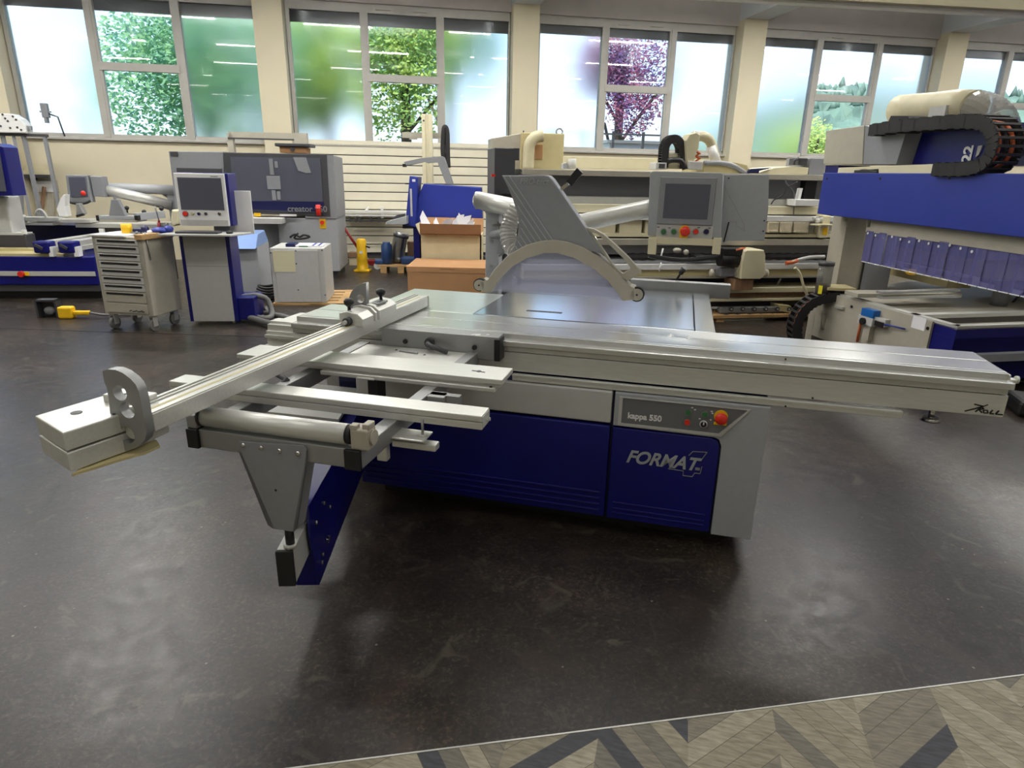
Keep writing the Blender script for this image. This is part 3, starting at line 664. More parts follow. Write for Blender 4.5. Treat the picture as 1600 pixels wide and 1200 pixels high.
for bx_, mt, r in ((268, 'green', .014), (384, 'green', .014), (634, 'red', .014), (752, 'navy', .014)):
    p = cp(bx_, 812); button(co, p[0], p[1], .016, mt, y0=PY-.005, out=.014)
p = cp(514, 806); es = part('emergency_stop', MB().cyl((p[0], PY-.005, p[1]), (p[0], PY-.03, p[1]), .014).ball((p[0], PY-.034, p[1]), .026, (1, .6, 1), 18), 'red', co)
part('yellow_plate', MB().cyl((p[0]-.003, PY-.005, p[1]), (p[0]-.003, PY-.010, p[1]), .029, 20).cyl((p[0]-.006, PY-.003, p[1]-.03), (p[0]-.006, PY-.008, p[1]-.03), .022, 16), 'yellow', es)
m = MB()
for x, y in ((210, 762), (335, 770), (668, 768), (790, 772)): a = cp(x, y); m.box(a[0]-.006, a[0]+.006, PY-.006, PY-.0045, a[1]-.002, a[1]+.002)
part('button_symbol', m, 'black', co)
m = MB(); cbox(m, 95, 884, 912, 962, -.012, .05, .002); cbox(m, 95, 884, 190, 1066, -.03, .01, .002); cbox(m, 825, 884, 918, 1066, -.03, .01, .002); part('handle_bracket', m, 'cream', co)
hp = [cp(x, y) for x, y in ((98, 1078), (230, 1108), (420, 1132), (600, 1130), (780, 1106), (915, 1078))]
part('grip_bar', MB().tube([(x, PY-.02, z) for x, z in hp], .0125, 12, smooth_pts=4), 'black', co)
m = MB(); rb = [cp(x, y) for x, y in ((960, 165), (1488, 165), (1478, 560), (1440, 860), (1435, 930), (1000, 925), (950, 970), (925, 880))]
m.prism(rb, 'y', PY+.075, PY+.20, .004); rb_ = part('console_housing', m, 'grey', saw)
a, b = cp(1020, 715), cp(960, 945); part('cable_slot', MB().bar((a[0], PY+.073, a[1]), (b[0], PY+.073, b[1]), .003, .007), 'black', rb_)
fl = [(960, 290), (1080, 520), (1195, 745), (1200, 815), (1110, 765), (1105, 715), (1035, 712)]
outline([cp(*q) for q in fl], .0018, PY+.0745, 'mid_grey', 'relief_line', rb_)
for x, y in ((1017, 208), (1430, 700), (1417, 822)): a = cp(x, y); part('screw', MB().cyl((a[0], PY+.075, a[1]), (a[0], PY+.07, a[1]), .004, 8), 'black', rb_)
# crosscut fence along the outrigger
ang = math.atan2(.053, 1.77)
FM = Matrix.Translation((-.682, .37, 0)) @ Matrix.Rotation(-ang, 4, 'Z')
m = MB(FM)
m.box(-.082, 0, -1.735, .10, .917, .968, .002); m.box(-.055, -.002, -1.735, .10, .966, .972, .001); m.box(-.064, -.058, -1.735, .10, .966, .976); m.box(-.080, -.070, -1.735, .10, .966, .979)
fn = part('crosscut_fence', m, 'alu', saw)
part('scale_tape', MB(FM).box(-.034, -.022, -1.72, .06, .9715, .9726), 'beige', fn)
part('fence_end', MB(FM).box(-.084, .002, .10, .112, .914, .972, .002), 'light_grey', fn)
# stop block with flip stop at the near end
def zq(u, v, z): h = S.hit(u, v, z=z); return (h.x, h.y)
bt = [(-1.008, -1.468), (-.841, -1.537), (-.800, -1.36), (-.80, -1.25), (-.965, -1.25)]
m = MB(); m.prism(bt, 'z', .918, .970, .004); eb = part('end_stop', m, 'alu', fn)
m = MB(); m.prism(bt, 'z', .862, .914, .003); part('end_stop_base', m, 'alu', eb)
part('stop_lug', MB().box(-.93, -.80, -1.33, -1.27, .968, .992, .004), 'alu', eb); part('hole', MB().cyl((-.925, -1.42, .9695), (-.925, -1.42, .9715), .014, 16).cyl((-.87, -1.31, .991), (-.87, -1.31, .9935), .006, 10).cyl((-.822, -1.40, .9705), (-.822, -1.40, .972), .005), 'black', eb)
m = MB(); m.prism([(-.836, -1.540), (-.79, -1.425), (-.765, -1.38), (-.762, -1.33), (-.80, -1.30), (-.88, -1.36)], 'z', .852, .859); part('pointer_plate', m, 'beige', eb)
FY = -1.40
ol = [(160, 580), (168, 577), (180, 578), (192, 583), (204, 592), (212, 601), (217, 612), (221, 630), (224, 650), (229, 676), (226, 688), (214, 699), (196, 704), (185, 701), (180, 686), (176, 665), (172, 645), (170, 625), (167, 606), (163, 597)]
holes = []
for (u, v, r) in ((187, 614, 10.5), (199, 641, 11), (199, 680, 11)):
    c = poly(S, [(u, v), (u+r, v)], FY); holes.append(circle(c[0][0], c[0][1], c[1][0]-c[0][0]))
m = MB(); m.holed([poly(S, ol, FY)]+holes, 'y', FY, FY+.028); part('flip_stop', m, 'alu_dark', eb)
part('hole_back', MB().cyl((holes[2][0][0]-.0195, FY+.012, holes[2][6][1]-.0195), (holes[2][0][0]-.0195, FY+.026, holes[2][6][1]-.0195), .0195, 20), 'alu', eb)
# far stop carriage with two star knobs, and its flip stop
m = MB(); m.prism([(-.785, .968), (-.675, .968), (-.675, 1.0), (-.70, 1.022), (-.75, 1.03), (-.785, 1.02)], 'y', -.27, -.17, .003); m.prism([(-.785, .968), (-.675, .968), (-.675, 1.005), (-.70, 1.028), (-.75, 1.034), (-.785, 1.025)], 'y', -.15, -.135, .002); m.prism([(-.785, .968), (-.672, .968), (-.672, 1.008), (-.70, 1.03), (-.75, 1.036), (-.785, 1.026)], 'y', -.12, .06, .003)
m.box(-.77, -.69, -.18, -.1, .97, 1.0)
fc = part('stop_carriage', m, 'alu', fn)
def knob(parent, x, y, z):
    k = part('star_knob', MB().lathe([(.008, 0), (.007, .02), (.014, .026), (.021, .034), (.022, .046), (.015, .056), (0.002, .058)], (x, y, z), 12), 'black', parent)
    part('knob_stem', MB().cyl((x, y, z-.02), (x, y, z+.01), .006, 8), 'steel', k)
knob(fc, -.755, -.235, 1.022); knob(fc, -.715, -.01, 1.03)
part('display', MB().box(-.735, -.685, -.09, .0, 1.026, 1.036, .003), 'alu_dark', fc); part('display_window', MB().box(-.725, -.697, -.08, -.025, 1.0355, 1.037), 'screen', fc)
part('clamp_knob', MB().cyl((-.74, -.27, .99), (-.74, -.30, .99), .017, 16), 'dark', fc); part('clamp_pin', MB().cyl((-.74, -.30, .99), (-.74, -.315, .99), .009, 12), 'light_grey', fc)
FY2 = -.12
ol = [(572, 442), (572, 461), (566, 463), (565, 480), (575, 486), (575, 498), (548, 500), (544, 468), (548, 458), (557, 447), (565, 443)]
c = poly(S, [(563, 467), (570, 467)], FY2); c2 = poly(S, [(563, 489), (569, 489)], FY2)
m = MB(); m.holed([poly(S, ol[:1]+[(573, 499)]+[(548, 500), (546, 480), (545, 466), (549, 456), (557, 447), (565, 443)], FY2), circle(c[0][0], c[0][1], .018), circle(c2[0][0], c2[0][1], .016)], 'y', FY2, FY2+.025); part('flip_stop', m, 'alu_dark', fc)
# outrigger table
m = MB(); m.box(-.285, -.237, -1.158, -.03, .778, .838, .003); m.box(-.817, -.770, -1.12, -.03, .778, .838, .003); m.box(-.78, -.28, -1.16, -1.115, .778, .838, .003)
of = part('outrigger_frame', m, 'alu_dark', saw)
part('end_cap', MB().box(-.286, -.2355, -1.170, -1.156, .777, .839, .002), 'black', of)
part('end_cap', MB().box(-.8185, -.779, -1.170, -1.10, .777, .839, .002), 'black', of)
def cross(x0, x1, y0, y1, zt, h, name):
    m = MB(); m.box(x0, x1, y0, y1, zt-h*.46, zt, .004); m.box(x0, x1, y0+.002, y1-.002, zt-h, zt-h*.5, .002); m.box(x0, x1, y0+.006, y1-.006, zt-h*.6, zt-h*.4); return part(name, m, 'alu', of)
b1 = cross(-1.10, .048, -.912, -.828, .885, .047, 'support_bar')
part('bar_end', MB().box(.046, .05, -.906, -.834, .842, .88).cyl((.05, -.845, .852), (.056, -.845, .852), .006, 8).cyl((.05, -.87, .858), (.056, -.87, .858), .005, 8), 'light_grey', b1)
m = MB(); m.box(-1.10, .012, -.545, -.388, .866, .886, .003); m.box(-1.10, .0, -.53, -.40, .853, .868); m.box(-.72, -.012, -.556, -.40, .838, .855, .003)
b2 = part('support_bar', m, 'alu', of)
part('bolt', MB().cyl((-.10, -.47, .8855), (-.10, -.47, .888), .009, 10), 'black', b2); part('bolt', MB().cyl((-.03, -.548, .855), (-.03, -.548, .858), .006, 8), 'black', b2); part('paint_mark', MB().bar((-.128, -.468, .8868), (-.075, -.475, .8868), .008, .001), 'black', b2)
part('hanging_stop', MB().box(-.55, -.505, -.50, -.43, .73, .84, .004), 'black', b2)
part('clamp_tab', MB().box(-.565, -.49, -.560, -.5, .836, .846, .005), 'alu', b2)
rl = part('roller', MB().cyl((-.772, -1.132, .872), (-.288, -1.132, .872), .031, 26), 'alu', of)
part('roller_axle', MB().cyl((-.81, -1.132, .872), (-.25, -1.132, .872), .012, 12).cyl((-.288, -1.132, .872), (-.272, -1.132, .872), .028, 20).cyl((-.782, -1.132, .872), (-.772, -1.132, .872), .033, 20), 'rubber', rl)
m = MB(); m.box(-.268, -.212, -1.16, -1.105, .838, .902, .006); m.box(-.268, -.246, -1.16, -1.135, .898, .914, .003); m.box(-.234, -.212, -1.15, -1.11, .898, .916, .003); m.cyl((-.212, -1.13, .872), (-.205, -1.13, .872), .022, 18)
part('roller_bracket', m, 'warm_grey', of)
part('roller_bracket', MB().box(-.8185, -.782, -1.162, -1.10, .839, .884, .004), 'alu_dark', of)
# clamping plate on the sliding table, with its lever
m = MB(); m.box(-.70, -.160, -.055, -.02, .808, .905, .003); m.box(-.70, -.14, -.055, .03, .902, .914, .002); m.box(-.66, -.2, -.02, .0, .82, .89)
op = part('clamp_plate', m, 'alu_dark', of); part('end_cap', MB().box(-.160, -.134, -.057, .02, .806, .904, .002), 'black', op)
part('bolt', MB().cyl((-.58, -.055, .862), (-.58, -.064, .862), .011, 12).cyl((-.25, -.055, .862), (-.25, -.064, .862), .011, 12), 'black', op)
part('clamp_lever', MB().tube([(-.46, -.055, .868), (-.46, -.085, .868), (-.44, -.10, .862), (-.36, -.11, .845)], .011, 10).cyl((-.46, -.05, .868), (-.46, -.075, .868), .022, 14), 'dark', op)
part('setting_mark', MB().bar((-.27, -.04, .9145), (-.235, -.02, .9145), .008, .001).bar((-.25, -.045, .9145), (-.23, -.035, .9145), .01, .001).cyl((-.2, -.02, .914), (-.2, -.02, .9155), .007, 8), 'white', op)
part('tray_plate', MB().box(-.775, -.28, -.40, -.06, .826, .834), 'alu', of); part('tray_handle', MB().bar((-.575, -.13, .837), (-.485, -.145, .837), .012, .006), 'alu_dark', of); part('screw', MB().cyl((-.60, -.115, .833), (-.60, -.115, .836), .006, 8), 'black', of); part('screw', MB().cyl((-.45, -.15, .833), (-.45, -.15, .836), .006, 8), 'black', of)
part('angle_stop', MB().box(-.237, -.17, -.66, -.60, .76, .838, .004).box(-.237, -.12, -.64, -.61, .80, .838), 'alu_dark', of)
sc_ = part('hook_bracket', MB().box(-.25, -.10, -.93, -.89, .752, .775, .004).box(-.25, -.13, -.955, -.87, .79, .797, .003), 'alu', of)
part('threaded_rod', MB().cyl((-.15, -.91, .77), (-.15, -.91, .85), .005, 8), 'steel', sc_); part('nut', MB().cyl((-.15, -.91, .796), (-.15, -.91, .801), .018, 8), 'alu', sc_)
part('small_hook', MB().box(-.30, -.265, -.94, -.91, .70, .78, .004), 'alu', sc_)
part('locking_lever', MB().tube([(-.93, -.60, .87), (-.86, -.63, .85), (-.80, -.66, .84), (-.83, -.72, .79)], .013, 10), 'dark', of)
part('lever_knob', MB().box(-.93, -.86, -.64, -.58, .85, .895, .01), 'black', of)
# support leg below the outrigger and the swing arm that carries it
LY = -1.168
m = MB(); m.prism(poly(S, [(372, 690), (474, 697), (479, 704), (479, 722), (463, 826), (459, 831), (426, 826), (418, 820), (373, 706)], LY), 'y', LY, LY+.006)
q = poly(S, [(479, 704), (479, 722), (463, 826), (459, 831)], LY); m.prism([q[0], q[1], q[2], q[3], (q[3][0]-.004, q[3][1]), (q[1][0]-.006, q[1][1])], 'y', LY, LY+.05)
q = poly(S, [(373, 706), (418, 820), (426, 826)], LY); m.prism([q[0], q[1], q[2], (q[2][0]+.004, q[2][1]+.006), (q[0][0]+.008, q[0][1]+.003)], 'y', LY, LY+.05)
lp = part('support_leg', m, 'mid_grey', saw)
for u, v in ((380, 695.5), (408, 699.5), (437, 704.5), (466, 708.5)):
    c = S.hit(u, v, y=LY); part('bolt', MB().ball((c.x, LY-.001, c.z), .008, (1, .7, 1), 10), 'chrome', lp)
c = S.hit(431, 766, y=LY); part('hole', MB().cyl((c.x, LY-.001, c.z), (c.x, LY+.002, c.z), .004, 10), 'black', lp)
part('spindle', MB().cyl((-.512, -1.14, .46), (-.512, -1.14, .56), .014, 12), 'black', lp); part('spindle_nut', MB().cyl((-.512, -1.14, .463), (-.512, -1.14, .476), .022, 6), 'alu', lp)
AF = Matrix.Translation((-.52, -1.163, 0)) @ Matrix.Rotation(PI/2+.305, 4, 'Z')          # x runs from the foot back towards the machine
m = MB(AF); m.box(0, .55, -.026, .026, .338, .460, .003); tip = part('arm_tube', m, 'alu', saw, 'silver end tube of the swing arm')
part('end_cap', MB(AF).box(-.010, .004, -.027, .027, .335, .463, .003), 'black', tip)
pr = [(.20, .19), (1.95, .19), (1.95, .51), (.56, .51), (.155, .528), (.145, .42)]
m = MB(AF); m.prism(pr, 'y', -.042, -.034); m.prism(pr, 'y', .030, .038)
m.box(.20, 1.95, -.042, .038, .19, .197); m.box(.20, .207, -.042, .038, .19, .334); m.prism([(.155, .524), (.56, .506), (1.95, .506), (1.95, .514), (.56, .514), (.155, .532)], 'y', -.042, .075)
sa = part('swing_arm', m, 'blue', saw)
for x, z in ((.34, .44), (.22, .43), (.42, .38), (.27, .27), (.25, .25)): part('bolt', MB(AF).cyl((x, -.042, z), (x, -.049, z), .008, 10), 'steel', sa)
part('wing_bolt', MB(AF).bar((.33, -.05, .28), (.33, -.055, .31), .007, .010).cyl((.33, -.04, .295), (.33, -.054, .295), .005, 8), 'chrome', sa)
part('arm_cover', MB().prism([(-1.16, -.32), (-.80, -.31), (-.915, .10), (-1.20, .10)], 'z', .535, .55), 'light_grey', saw)
part('side_housing', MB().box(-1.23, XL-.002, .32, .72, .12, .66, .01), 'light_grey', saw)
part('pivot_post', MB().box(-1.05, XL, .14, .30, .10, .70, .01), 'navy', saw)

# ------------------------------------------------------------------ things at the back, left to right
# low blue machine at the left edge
Fb = on_floor(150, 468, .11)
bm_ = thing('woodworking_machine', 'long low blue machine at the left edge, grey stripe along its front', 'machine', Fb)
def R(fr, u0, v0, u1, v1, y):                        # the view rectangle as (x0, x1, z0, z1) on that plane
    um, vm = (u0+u1)/2, (v0+v1)/2
    return fr.hit(u0, vm, y=y).x, fr.hit(u1, vm, y=y).x, fr.hit(um, v1, y=y).z, fr.hit(um, v0, y=y).z
x1 = Fb.hit(152, 435, y=0).x; zt = Fb.hit(80, 401, y=0).z
part('body', MB().box(-3.5, x1, 0, .85, .18, zt, .01), 'blue', bm_)
part('base', MB().box(-3.5, x1-.05, .12, .8, 0, .18), 'black', bm_); part('kick_strip', MB().box(-3.4, x1+.02, .02, .1, .10, .18), 'dark', bm_)
z0, z1 = R(Fb, 10, 424, 150, 431, 0)[2:]; part('stripe', MB().box(-3.5, x1-.01, -.012, .01, z0, z1), 'light_grey', bm_)
q = R(Fb, 30, 424, 38, 432, -.02); es = part('emergency_stop', MB().cyl(((q[0]+q[1])/2, -.01, (q[2]+q[3])/2), ((q[0]+q[1])/2, -.05, (q[2]+q[3])/2), .035, 14), 'red', bm_); part('yellow_plate', MB().box(q[1], q[1]+.05, -.02, -.01, q[2]+.01, q[3]-.01), 'yellow', es)
part('table_edge', MB().box(-3.5, x1-.35, .02, .5, zt, zt+.03).box(-3.5, -.75, .3, .4, zt+.03, zt+.06), 'beige', bm_)
m = MB(); pb(m, Fb, -60, 366, 42, 391, .45, .2, .01); part('hopper', m, 'dark', bm_)
part('hopper_edge', pb(MB(), Fb, -60, 364, 36, 367, .45, .2), 'light_grey', bm_); part('edge_clip', pb(MB(), Fb, 33, 359, 40, 366, .45, .03), 'white', bm_)
# its raised operator screen
m = MB(); m.prism(poly(Fb, [(-80, 222), (-6, 224), (5, 230), (20, 306), (-80, 306)], .3), 'y', .3, .58, .01); hd = part('operator_head', m, 'blue', bm_)
m = MB(); m.prism(poly(Fb, [(-75, 236), (-1, 237), (9, 295), (10, 299), (-75, 299)], .29), 'y', .285, .3); part('head_screen', m, 'screen', hd)
part('head_base', pb(MB(), Fb, -80, 306, 14, 368, .5, .3, .02), 'light_grey', bm_)
# two clamping beams on the low machine
for i, (u0, u1, vt, ue, ve) in enumerate(((51, 77, 376.5, 160, 364.5), (90, 116, 376.5, 192, 365))):
    a = Fb.hit((u0+u1)/2, vt+2, y=-.02); zz = a.z; e_ = Fb.hit(ue, ve, z=zz)
    cb = thing('clamping_rail', ('left' if i == 0 else 'right') + ' one of two aluminium rails with blue clamp heads on the low blue machine', 'beam', Fb, 'clamping beams')
    part('clamp_head', pb(MB(), Fb, u0, vt+1, u1, 396, -.04, .16, .02), 'blue', cb)
    dv = Vector((e_.x-a.x, e_.y-a.y, 0)).normalized(); st = a + dv*.02; en = a + dv*1.25
    part('rail', MB().bar((st.x, st.y, zz-.03), (en.x, en.y, zz-.03), .13, .07).bar((st.x, st.y, zz-.085), (en.x, en.y, zz-.085), .16, .05), 'alu', cb)
    part('end_nub', MB().bar((en.x-.06, en.y, zz+.03), (en.x, en.y, zz+.03), .04, .06), 'white', cb)
    m = MB(); m.bar(tuple(Fb.hit(u0+3, vt+6, y=-.06)), tuple(Fb.hit(u0+15, vt+12, y=-.06)), .02, .03); part('clamp_lever', m, 'dark', cb)
    m = MB(); pb(m, Fb, u1-1, 396-10, u1+6, 401, -.03, .1); part('foot', m, 'white', cb)
# second sliding table saw, in front of the bare wall
Q = 9.05
Fq = at_depth(120, Q, .1)
sw = thing('panel_saw', 'second sliding table saw standing against the bare wall behind the low blue machine', 'panel saw', Fq)
m = MB(); pb(m, Fq, 38, 352, 165, 470, .2, .9, .02); part('cabinet', m, 'navy', sw)
m = MB(); pb(m, Fq, 160, 366, 262, 372, .1, .2); pb(m, Fq, 160, 353, 172, 470, .1, .3); pb(m, Fq, 246, 356, 262, 470, .1, .3); part('underframe', m, 'black', sw)
part('brace', MB().bar(tuple(Fq.hit(235, 372, y=.12)), tuple(Fq.hit(258, 352, y=.12)), .05, .06), 'black', sw)
m = MB(); pb(m, Fq, 10, 340.5, 88, 346, .0, .3); pb(m, Fq, 82, 343, 140, 348, -.1, .3); pb(m, Fq, 118, 350, 250, 356, -.05, .5); pb(m, Fq, 40, 349, 82, 352, -.1, .3); tq = part('sliding_table', m, 'alu', sw)
part('fence', pb(MB(), Fq, 38, 340, 92, 345, -.12, .08), 'alu', tq)
part('lamp_arc', MB().tube([tuple(Fq.hit(u, v, y=-.1)) for u, v in ((56, 336), (58, 330), (64, 328), (70, 334), (72, 340))], .018, 8, smooth_pts=4), 'light_grey', tq)
part('stop', pb(MB(), Fq, 26, 336, 36, 352, -.15, .1, .02), 'light_grey', tq)
gq = part('blade_guard', MB().prism(poly(Fq, [(99, 304), (102, 304), (100, 322), (105, 338), (92, 338), (88, 327), (93, 312)], .1), 'y', .1, .22, .01), 'white', sw)
part('guard_leg', MB().prism(poly(Fq, [(118, 318), (123, 318), (131, 334), (125, 338), (119, 338)], .1), 'y', .1, .2, .01), 'alu_dark', gq)
part('guard_lip', MB().bar(tuple(Fq.hit(120, 338, y=.08)), tuple(Fq.hit(131, 335, y=.08)), .03, .03), 'black', gq)
m = MB(); m.prism(poly(Fq, [(102, 273), (136, 274), (143, 316), (107, 317)], .3), 'y', .3, .42, .01); kq = part('control_console', m, 'mid_grey', sw)
m = MB(); m.prism(poly(Fq, [(107, 277), (133, 277), (137, 307), (111, 308)], .29), 'y', .285, .3); part('display', m, 'screen', kq)
part('side_box', MB().prism(poly(Fq, [(140, 275), (159, 276), (164, 308), (146, 307)], .34), 'y', .34, .5, .01), 'mid_grey', kq)
p = Fq.hit(130, 302, y=.28); part('emergency_stop', MB().ball(tuple(p), .035, (1, .6, 1)), 'red', kq)
part('grip_bar', MB().tube([tuple(Fq.hit(u, v, y=.28)) for u, v in ((106, 314), (112, 317), (124, 318.5), (135, 317), (141, 314))], .016, 8, smooth_pts=3), 'black', kq)
part('suction_tube', MB().tube([tuple(Fq.hit(160, 296, y=.45)), tuple(Fq.hit(215, 308, y=.6)), tuple(Fq.hit(268, 321, y=.75))], .075, 14), 'alu', sw)
part('overarm', MB().tube([tuple(Fq.hit(160, 293, y=.75)), tuple(Fq.hit(275, 297, y=.75))], .07, 12), 'grey', sw)
m = MB(); pb(m, Fq, 263, 296, 275, 350, .75, .2, .01); m.prism(poly(Fq, [(245, 299), (265, 299), (265, 312)], .8), 'y', .8, .9); part('post', m, 'grey', sw)
# outrigger of the second saw, with its turned up support leg
og = part('outrigger', pb(MB(), Fq, 152, 337, 212, 343, -.5, .08, .008).bar(tuple(Fq.hit(212, 339, y=-.45)), tuple(Fq.hit(256, 335, y=-.1)), .06, .09), 'grey', sw)
part('support_leg', MB().prism(poly(Fq, [(173, 312), (184, 312), (196, 337), (170, 337)], -.5), 'y', -.5, -.42, .006), 'mid_grey', og); part('leg_pin', pb(MB(), Fq, 177, 307, 180, 312, -.48, .03), 'mid_grey', og)
part('end_cap', pb(MB(), Fq, 150, 336.5, 154, 345, -.51, .1).box(Fq.hit(210, 340, y=-.51).x, Fq.hit(215, 340, y=-.51).x, -.51, -.4, Fq.hit(212, 344, y=-.51).z, Fq.hit(212, 337, y=-.51).z), 'black', og)
m = MB(); pb(m, Fq, 153, 343, 214, 347, -.5, .3); pb(m, Fq, 196, 333, 240, 336, .0, .1); part('cross_rail', m, 'warm_grey', og)
for u, v in ((198, 325), (252, 326), (225, 331)):
    p = Fq.hit(u, v, y=.02); part('star_knob', MB().ball((p.x, p.y, p.z), .03).cyl((p.x, p.y, p.z-.09), tuple(p), .012, 8), 'black', og)
part('hinge_bracket', MB().prism(poly(Fq, [(268, 328), (279, 329), (278, 350), (270, 354), (266, 345)], -.2), 'y', -.2, .1, .02), 'cream', og)
# rack of upright profiles at the left, with what lies on it
Fr_ = at_depth(40, 10.5, .16)
rk = thing('profile_rack', 'thin grey upright rack posts in front of the wall at the left edge', 'rack', Fr_)
zt = Fr_.hit(40, 210, y=0).z
part('top_rail', MB().box(Fr_.hit(-20, 210, y=0).x, Fr_.hit(74, 210, y=0).x, -.03, .03, zt-.03, zt+.01), 'dark', rk)
for (u0, v0, u1, v1) in ((21, 212, 47, 342), (37, 212, 57, 305), (70, 214, 90, 316), (4, 212, 9, 226)):
    a = Fr_.hit(u0, v0, y=0); b = Fr_.hit(u1, v1, y=0); dz = a.z-max(0, b.z-.9); 
    part('post', MB().bar((a.x, 0, a.z), (a.x+(b.x-a.x)*.9, .02, .0), .045, .05), 'mid_grey', rk)
ds_ = thing('perforated_rail', 'pale perforated metal beam lying on top of the rack at the left edge', 'beam', Fr_, z=0)
m = MB(); m.prism(poly(Fr_, [(-40, 176), (20, 178), (33, 186), (42, 196), (43, 208), (-40, 207)], -.05), 'y', -.09, .12, .01); part('beam', m, 'white', ds_)
m = MB()
for u, v in ((4, 179), (20, 182), (8, 185), (25, 187), (12, 189), (1, 197), (16, 200), (27, 199), (33, 203)):
    p = Fr_.hit(u, v, y=-.092); m.cyl((p.x, -.096, p.z), (p.x, -.088, p.z), .016, 8)
part('hole', m, 'dark', ds_); part('lug', pb(MB(), Fr_, 42, 197, 48, 203, -.05, .05), 'mid_grey', ds_)
# wall shelf with profiles, board, laths
Fw = W
def WP(u, v, d=-.05): return Fw.hit(u, v, y=d)
a = WP(55, 262)
ws = thing('profile_bundle', 'bundle of pale profiles on brackets on the wall behind the rack', 'profiles', Fr(*W.w((0, 0, 0)).xy, WYAW))
m = MB()
for i, (u0, v0, u1, v1) in enumerate(((36, 254, 68, 259), (36, 258, 72, 264), (36, 262, 75, 268))):
    p = W.hit(u0, v0, y=-.12-.04*i); q = W.hit(u1, v1, y=-.12-.04*i); m.box(p.x, q.x, -.14-.04*i, -.06-.04*i, q.z-.05, q.z)
part('profile', m, 'cream', ws); p = W.hit(40, 270, y=-.2); q = W.hit(76, 271, y=-.2); part('bracket', MB().box(p.x-.05, q.x, -.24, -.001, q.z-.07, q.z-.02).box(p.x, p.x+.06, -.06, -.001, q.z-.3, q.z-.02), 'dark', ws)
bo = thing('board', 'small white board hanging on the wall behind the rack', 'board', Fr(*W.w((0, 0, 0)).xy, WYAW)); m = MB(); pb(m, W, 54, 283, 83, 300, -.06, .03); part('panel', m, 'white', bo)
m = MB(); pb(m, W, 36, 281, 90, 301, -.03, .025); part('backing', m, 'warm_grey', bo)
la = thing('lath', 'reddish wooden lath leaning against the wall behind the rack', 'lath', Fr(0, 0, 0)); part('stick', MB().bar(tuple(W.w(W.hit(69, 292, y=-.09))), tuple(W.w(W.hit(48, 345, y=-.45)) - Vector((.15, 0, 1.0))), .05, .04), 'wood_red', la)
la = thing('lath', 'grey lath leaning against the wall right of the reddish one', 'lath', Fr(0, 0, 0)); part('stick', MB().bar(tuple(W.w(W.hit(79, 302, y=-.09))), tuple(W.w(W.hit(72, 345, y=-.4)) - Vector((.1, 0, 1.0))), .09, .04), 'warm_grey', la)
la = thing('lath', 'dark grey lath leaning against the wall below the blue screen head', 'lath', Fr(0, 0, 0)); part('stick', MB().bar(tuple(W.w(W.hit(33, 300, y=-.34))), tuple(W.w(W.hit(24, 345, y=-.55)) - Vector((.1, 0, 1.0))), .09, .04), 'mid_grey', la)
# floor box and yellow plug beside the low machine
Fy = on_floor(104, 497, .1)
yp = thing('power_plug', 'yellow plug with short grey cable lying on the floor beside the tool trolley', 'plug', Fy)
part('plug_body', MB().box(-.06, .09, -.05, .05, 0, .13, .02).box(.09, .25, -.03, .03, .04, .08, .01), 'yellow', yp); part('cable', MB().tube([(.25, 0, .06), (.4, .02, .03), (.62, .1, .015)], .014, 6, smooth_pts=4), 'hose_grey', yp)
Fy2 = on_floor(82, 494, .1); fo = thing('floor_outlet', 'grey open outlet box on the floor left of the yellow plug', 'outlet', Fy2)
m = MB(); m.box(-.10, .12, .0, .02, 0, .2); m.box(-.10, -.08, -.1, .02, 0, .2); m.box(.10, .12, -.1, .02, 0, .2); m.box(-.1, .12, -.1, .02, .18, .2); part('box', m, 'dark', fo); part('socket', MB().ball((.01, -.04, .07), .05, (1.2, .8, .9)), 'mid_grey', fo)

# tool trolley
Ft = Fr(-4.15, 6.38, -.177)
tt = thing('tool_trolley', 'grey tool trolley with stacked drawers on castors', 'tool trolley', Ft)
tw = .56; tz0, tz1 = .16, .935
part('body', MB().box(0, tw, 0, .42, tz0, tz1, .006), 'warm_grey', tt)
dz = [(.175, .27, 0), (.285, .40, 1), (.405, .48, 1), (.485, .555, 1), (.56, .63, 1), (.635, .70, 1), (.705, .77, 1), (.775, .84, 1), (.845, .905, 1)]
zz = [.18, .285, .40, .475, .55, .625, .70, .775, .85, .915]
for a, b in zip(zz, zz[1:]):
    d = part('drawer', MB().box(.045, tw-.05, -.014, .02, a+.004, b-.004, .004), 'light_grey' if b-a < .09 else 'warm_grey', tt)
    if a > .25: part('drawer_handle', MB().box(.07, tw-.075, -.017, -.010, b-.034, b-.014), 'black', d)
m = MB()
for k, x in enumerate((.30, .335, .36, .39, .42, .44)): m.bar((x, -.016, .205), (x+.03, -.016, .218 - .012*(k % 2)), .002, .010)
part('scribble', m, 'dark', tt)
part('worktop', MB().box(-.01, tw-.18, -.02, .42, tz1, tz1+.015), 'white', tt)
part('side_shelf', MB().box(tw-.06, tw+.02, -.03, .43, tz1-.02, tz1+.03, .004), 'wood', tt)
m = MB(); m.cyl((tw+.01, .04, tz1+.05), (tw+.012, .06, tz1-.22), .006, 6); part('hanging_tool', m, 'steel', tt)
for x, y in ((.05, .05), (tw-.06, .05), (.05, .36), (tw-.06, .36)):
    c = part('castor', MB().cyl((x-.016, y, .062), (x+.016, y, .062), .062, 18), 'hose_grey', tt); part('castor_fork', MB().box(x-.028, x-.02, y-.03, y+.03, .05, .165).box(x+.02, x+.028, y-.03, y+.03, .05, .165).box(x-.028, x+.028, y-.03, y+.03, .145, .162), 'alu', c)
def on_trolley(name, label, cat, build, mat, x, y, group=None):
    o = thing(name, label, cat, Fr(*Ft.w((x, y, 0)).xy, -.177), group, z=tz1+.015); part(build[0], build[1], mat, o); return o
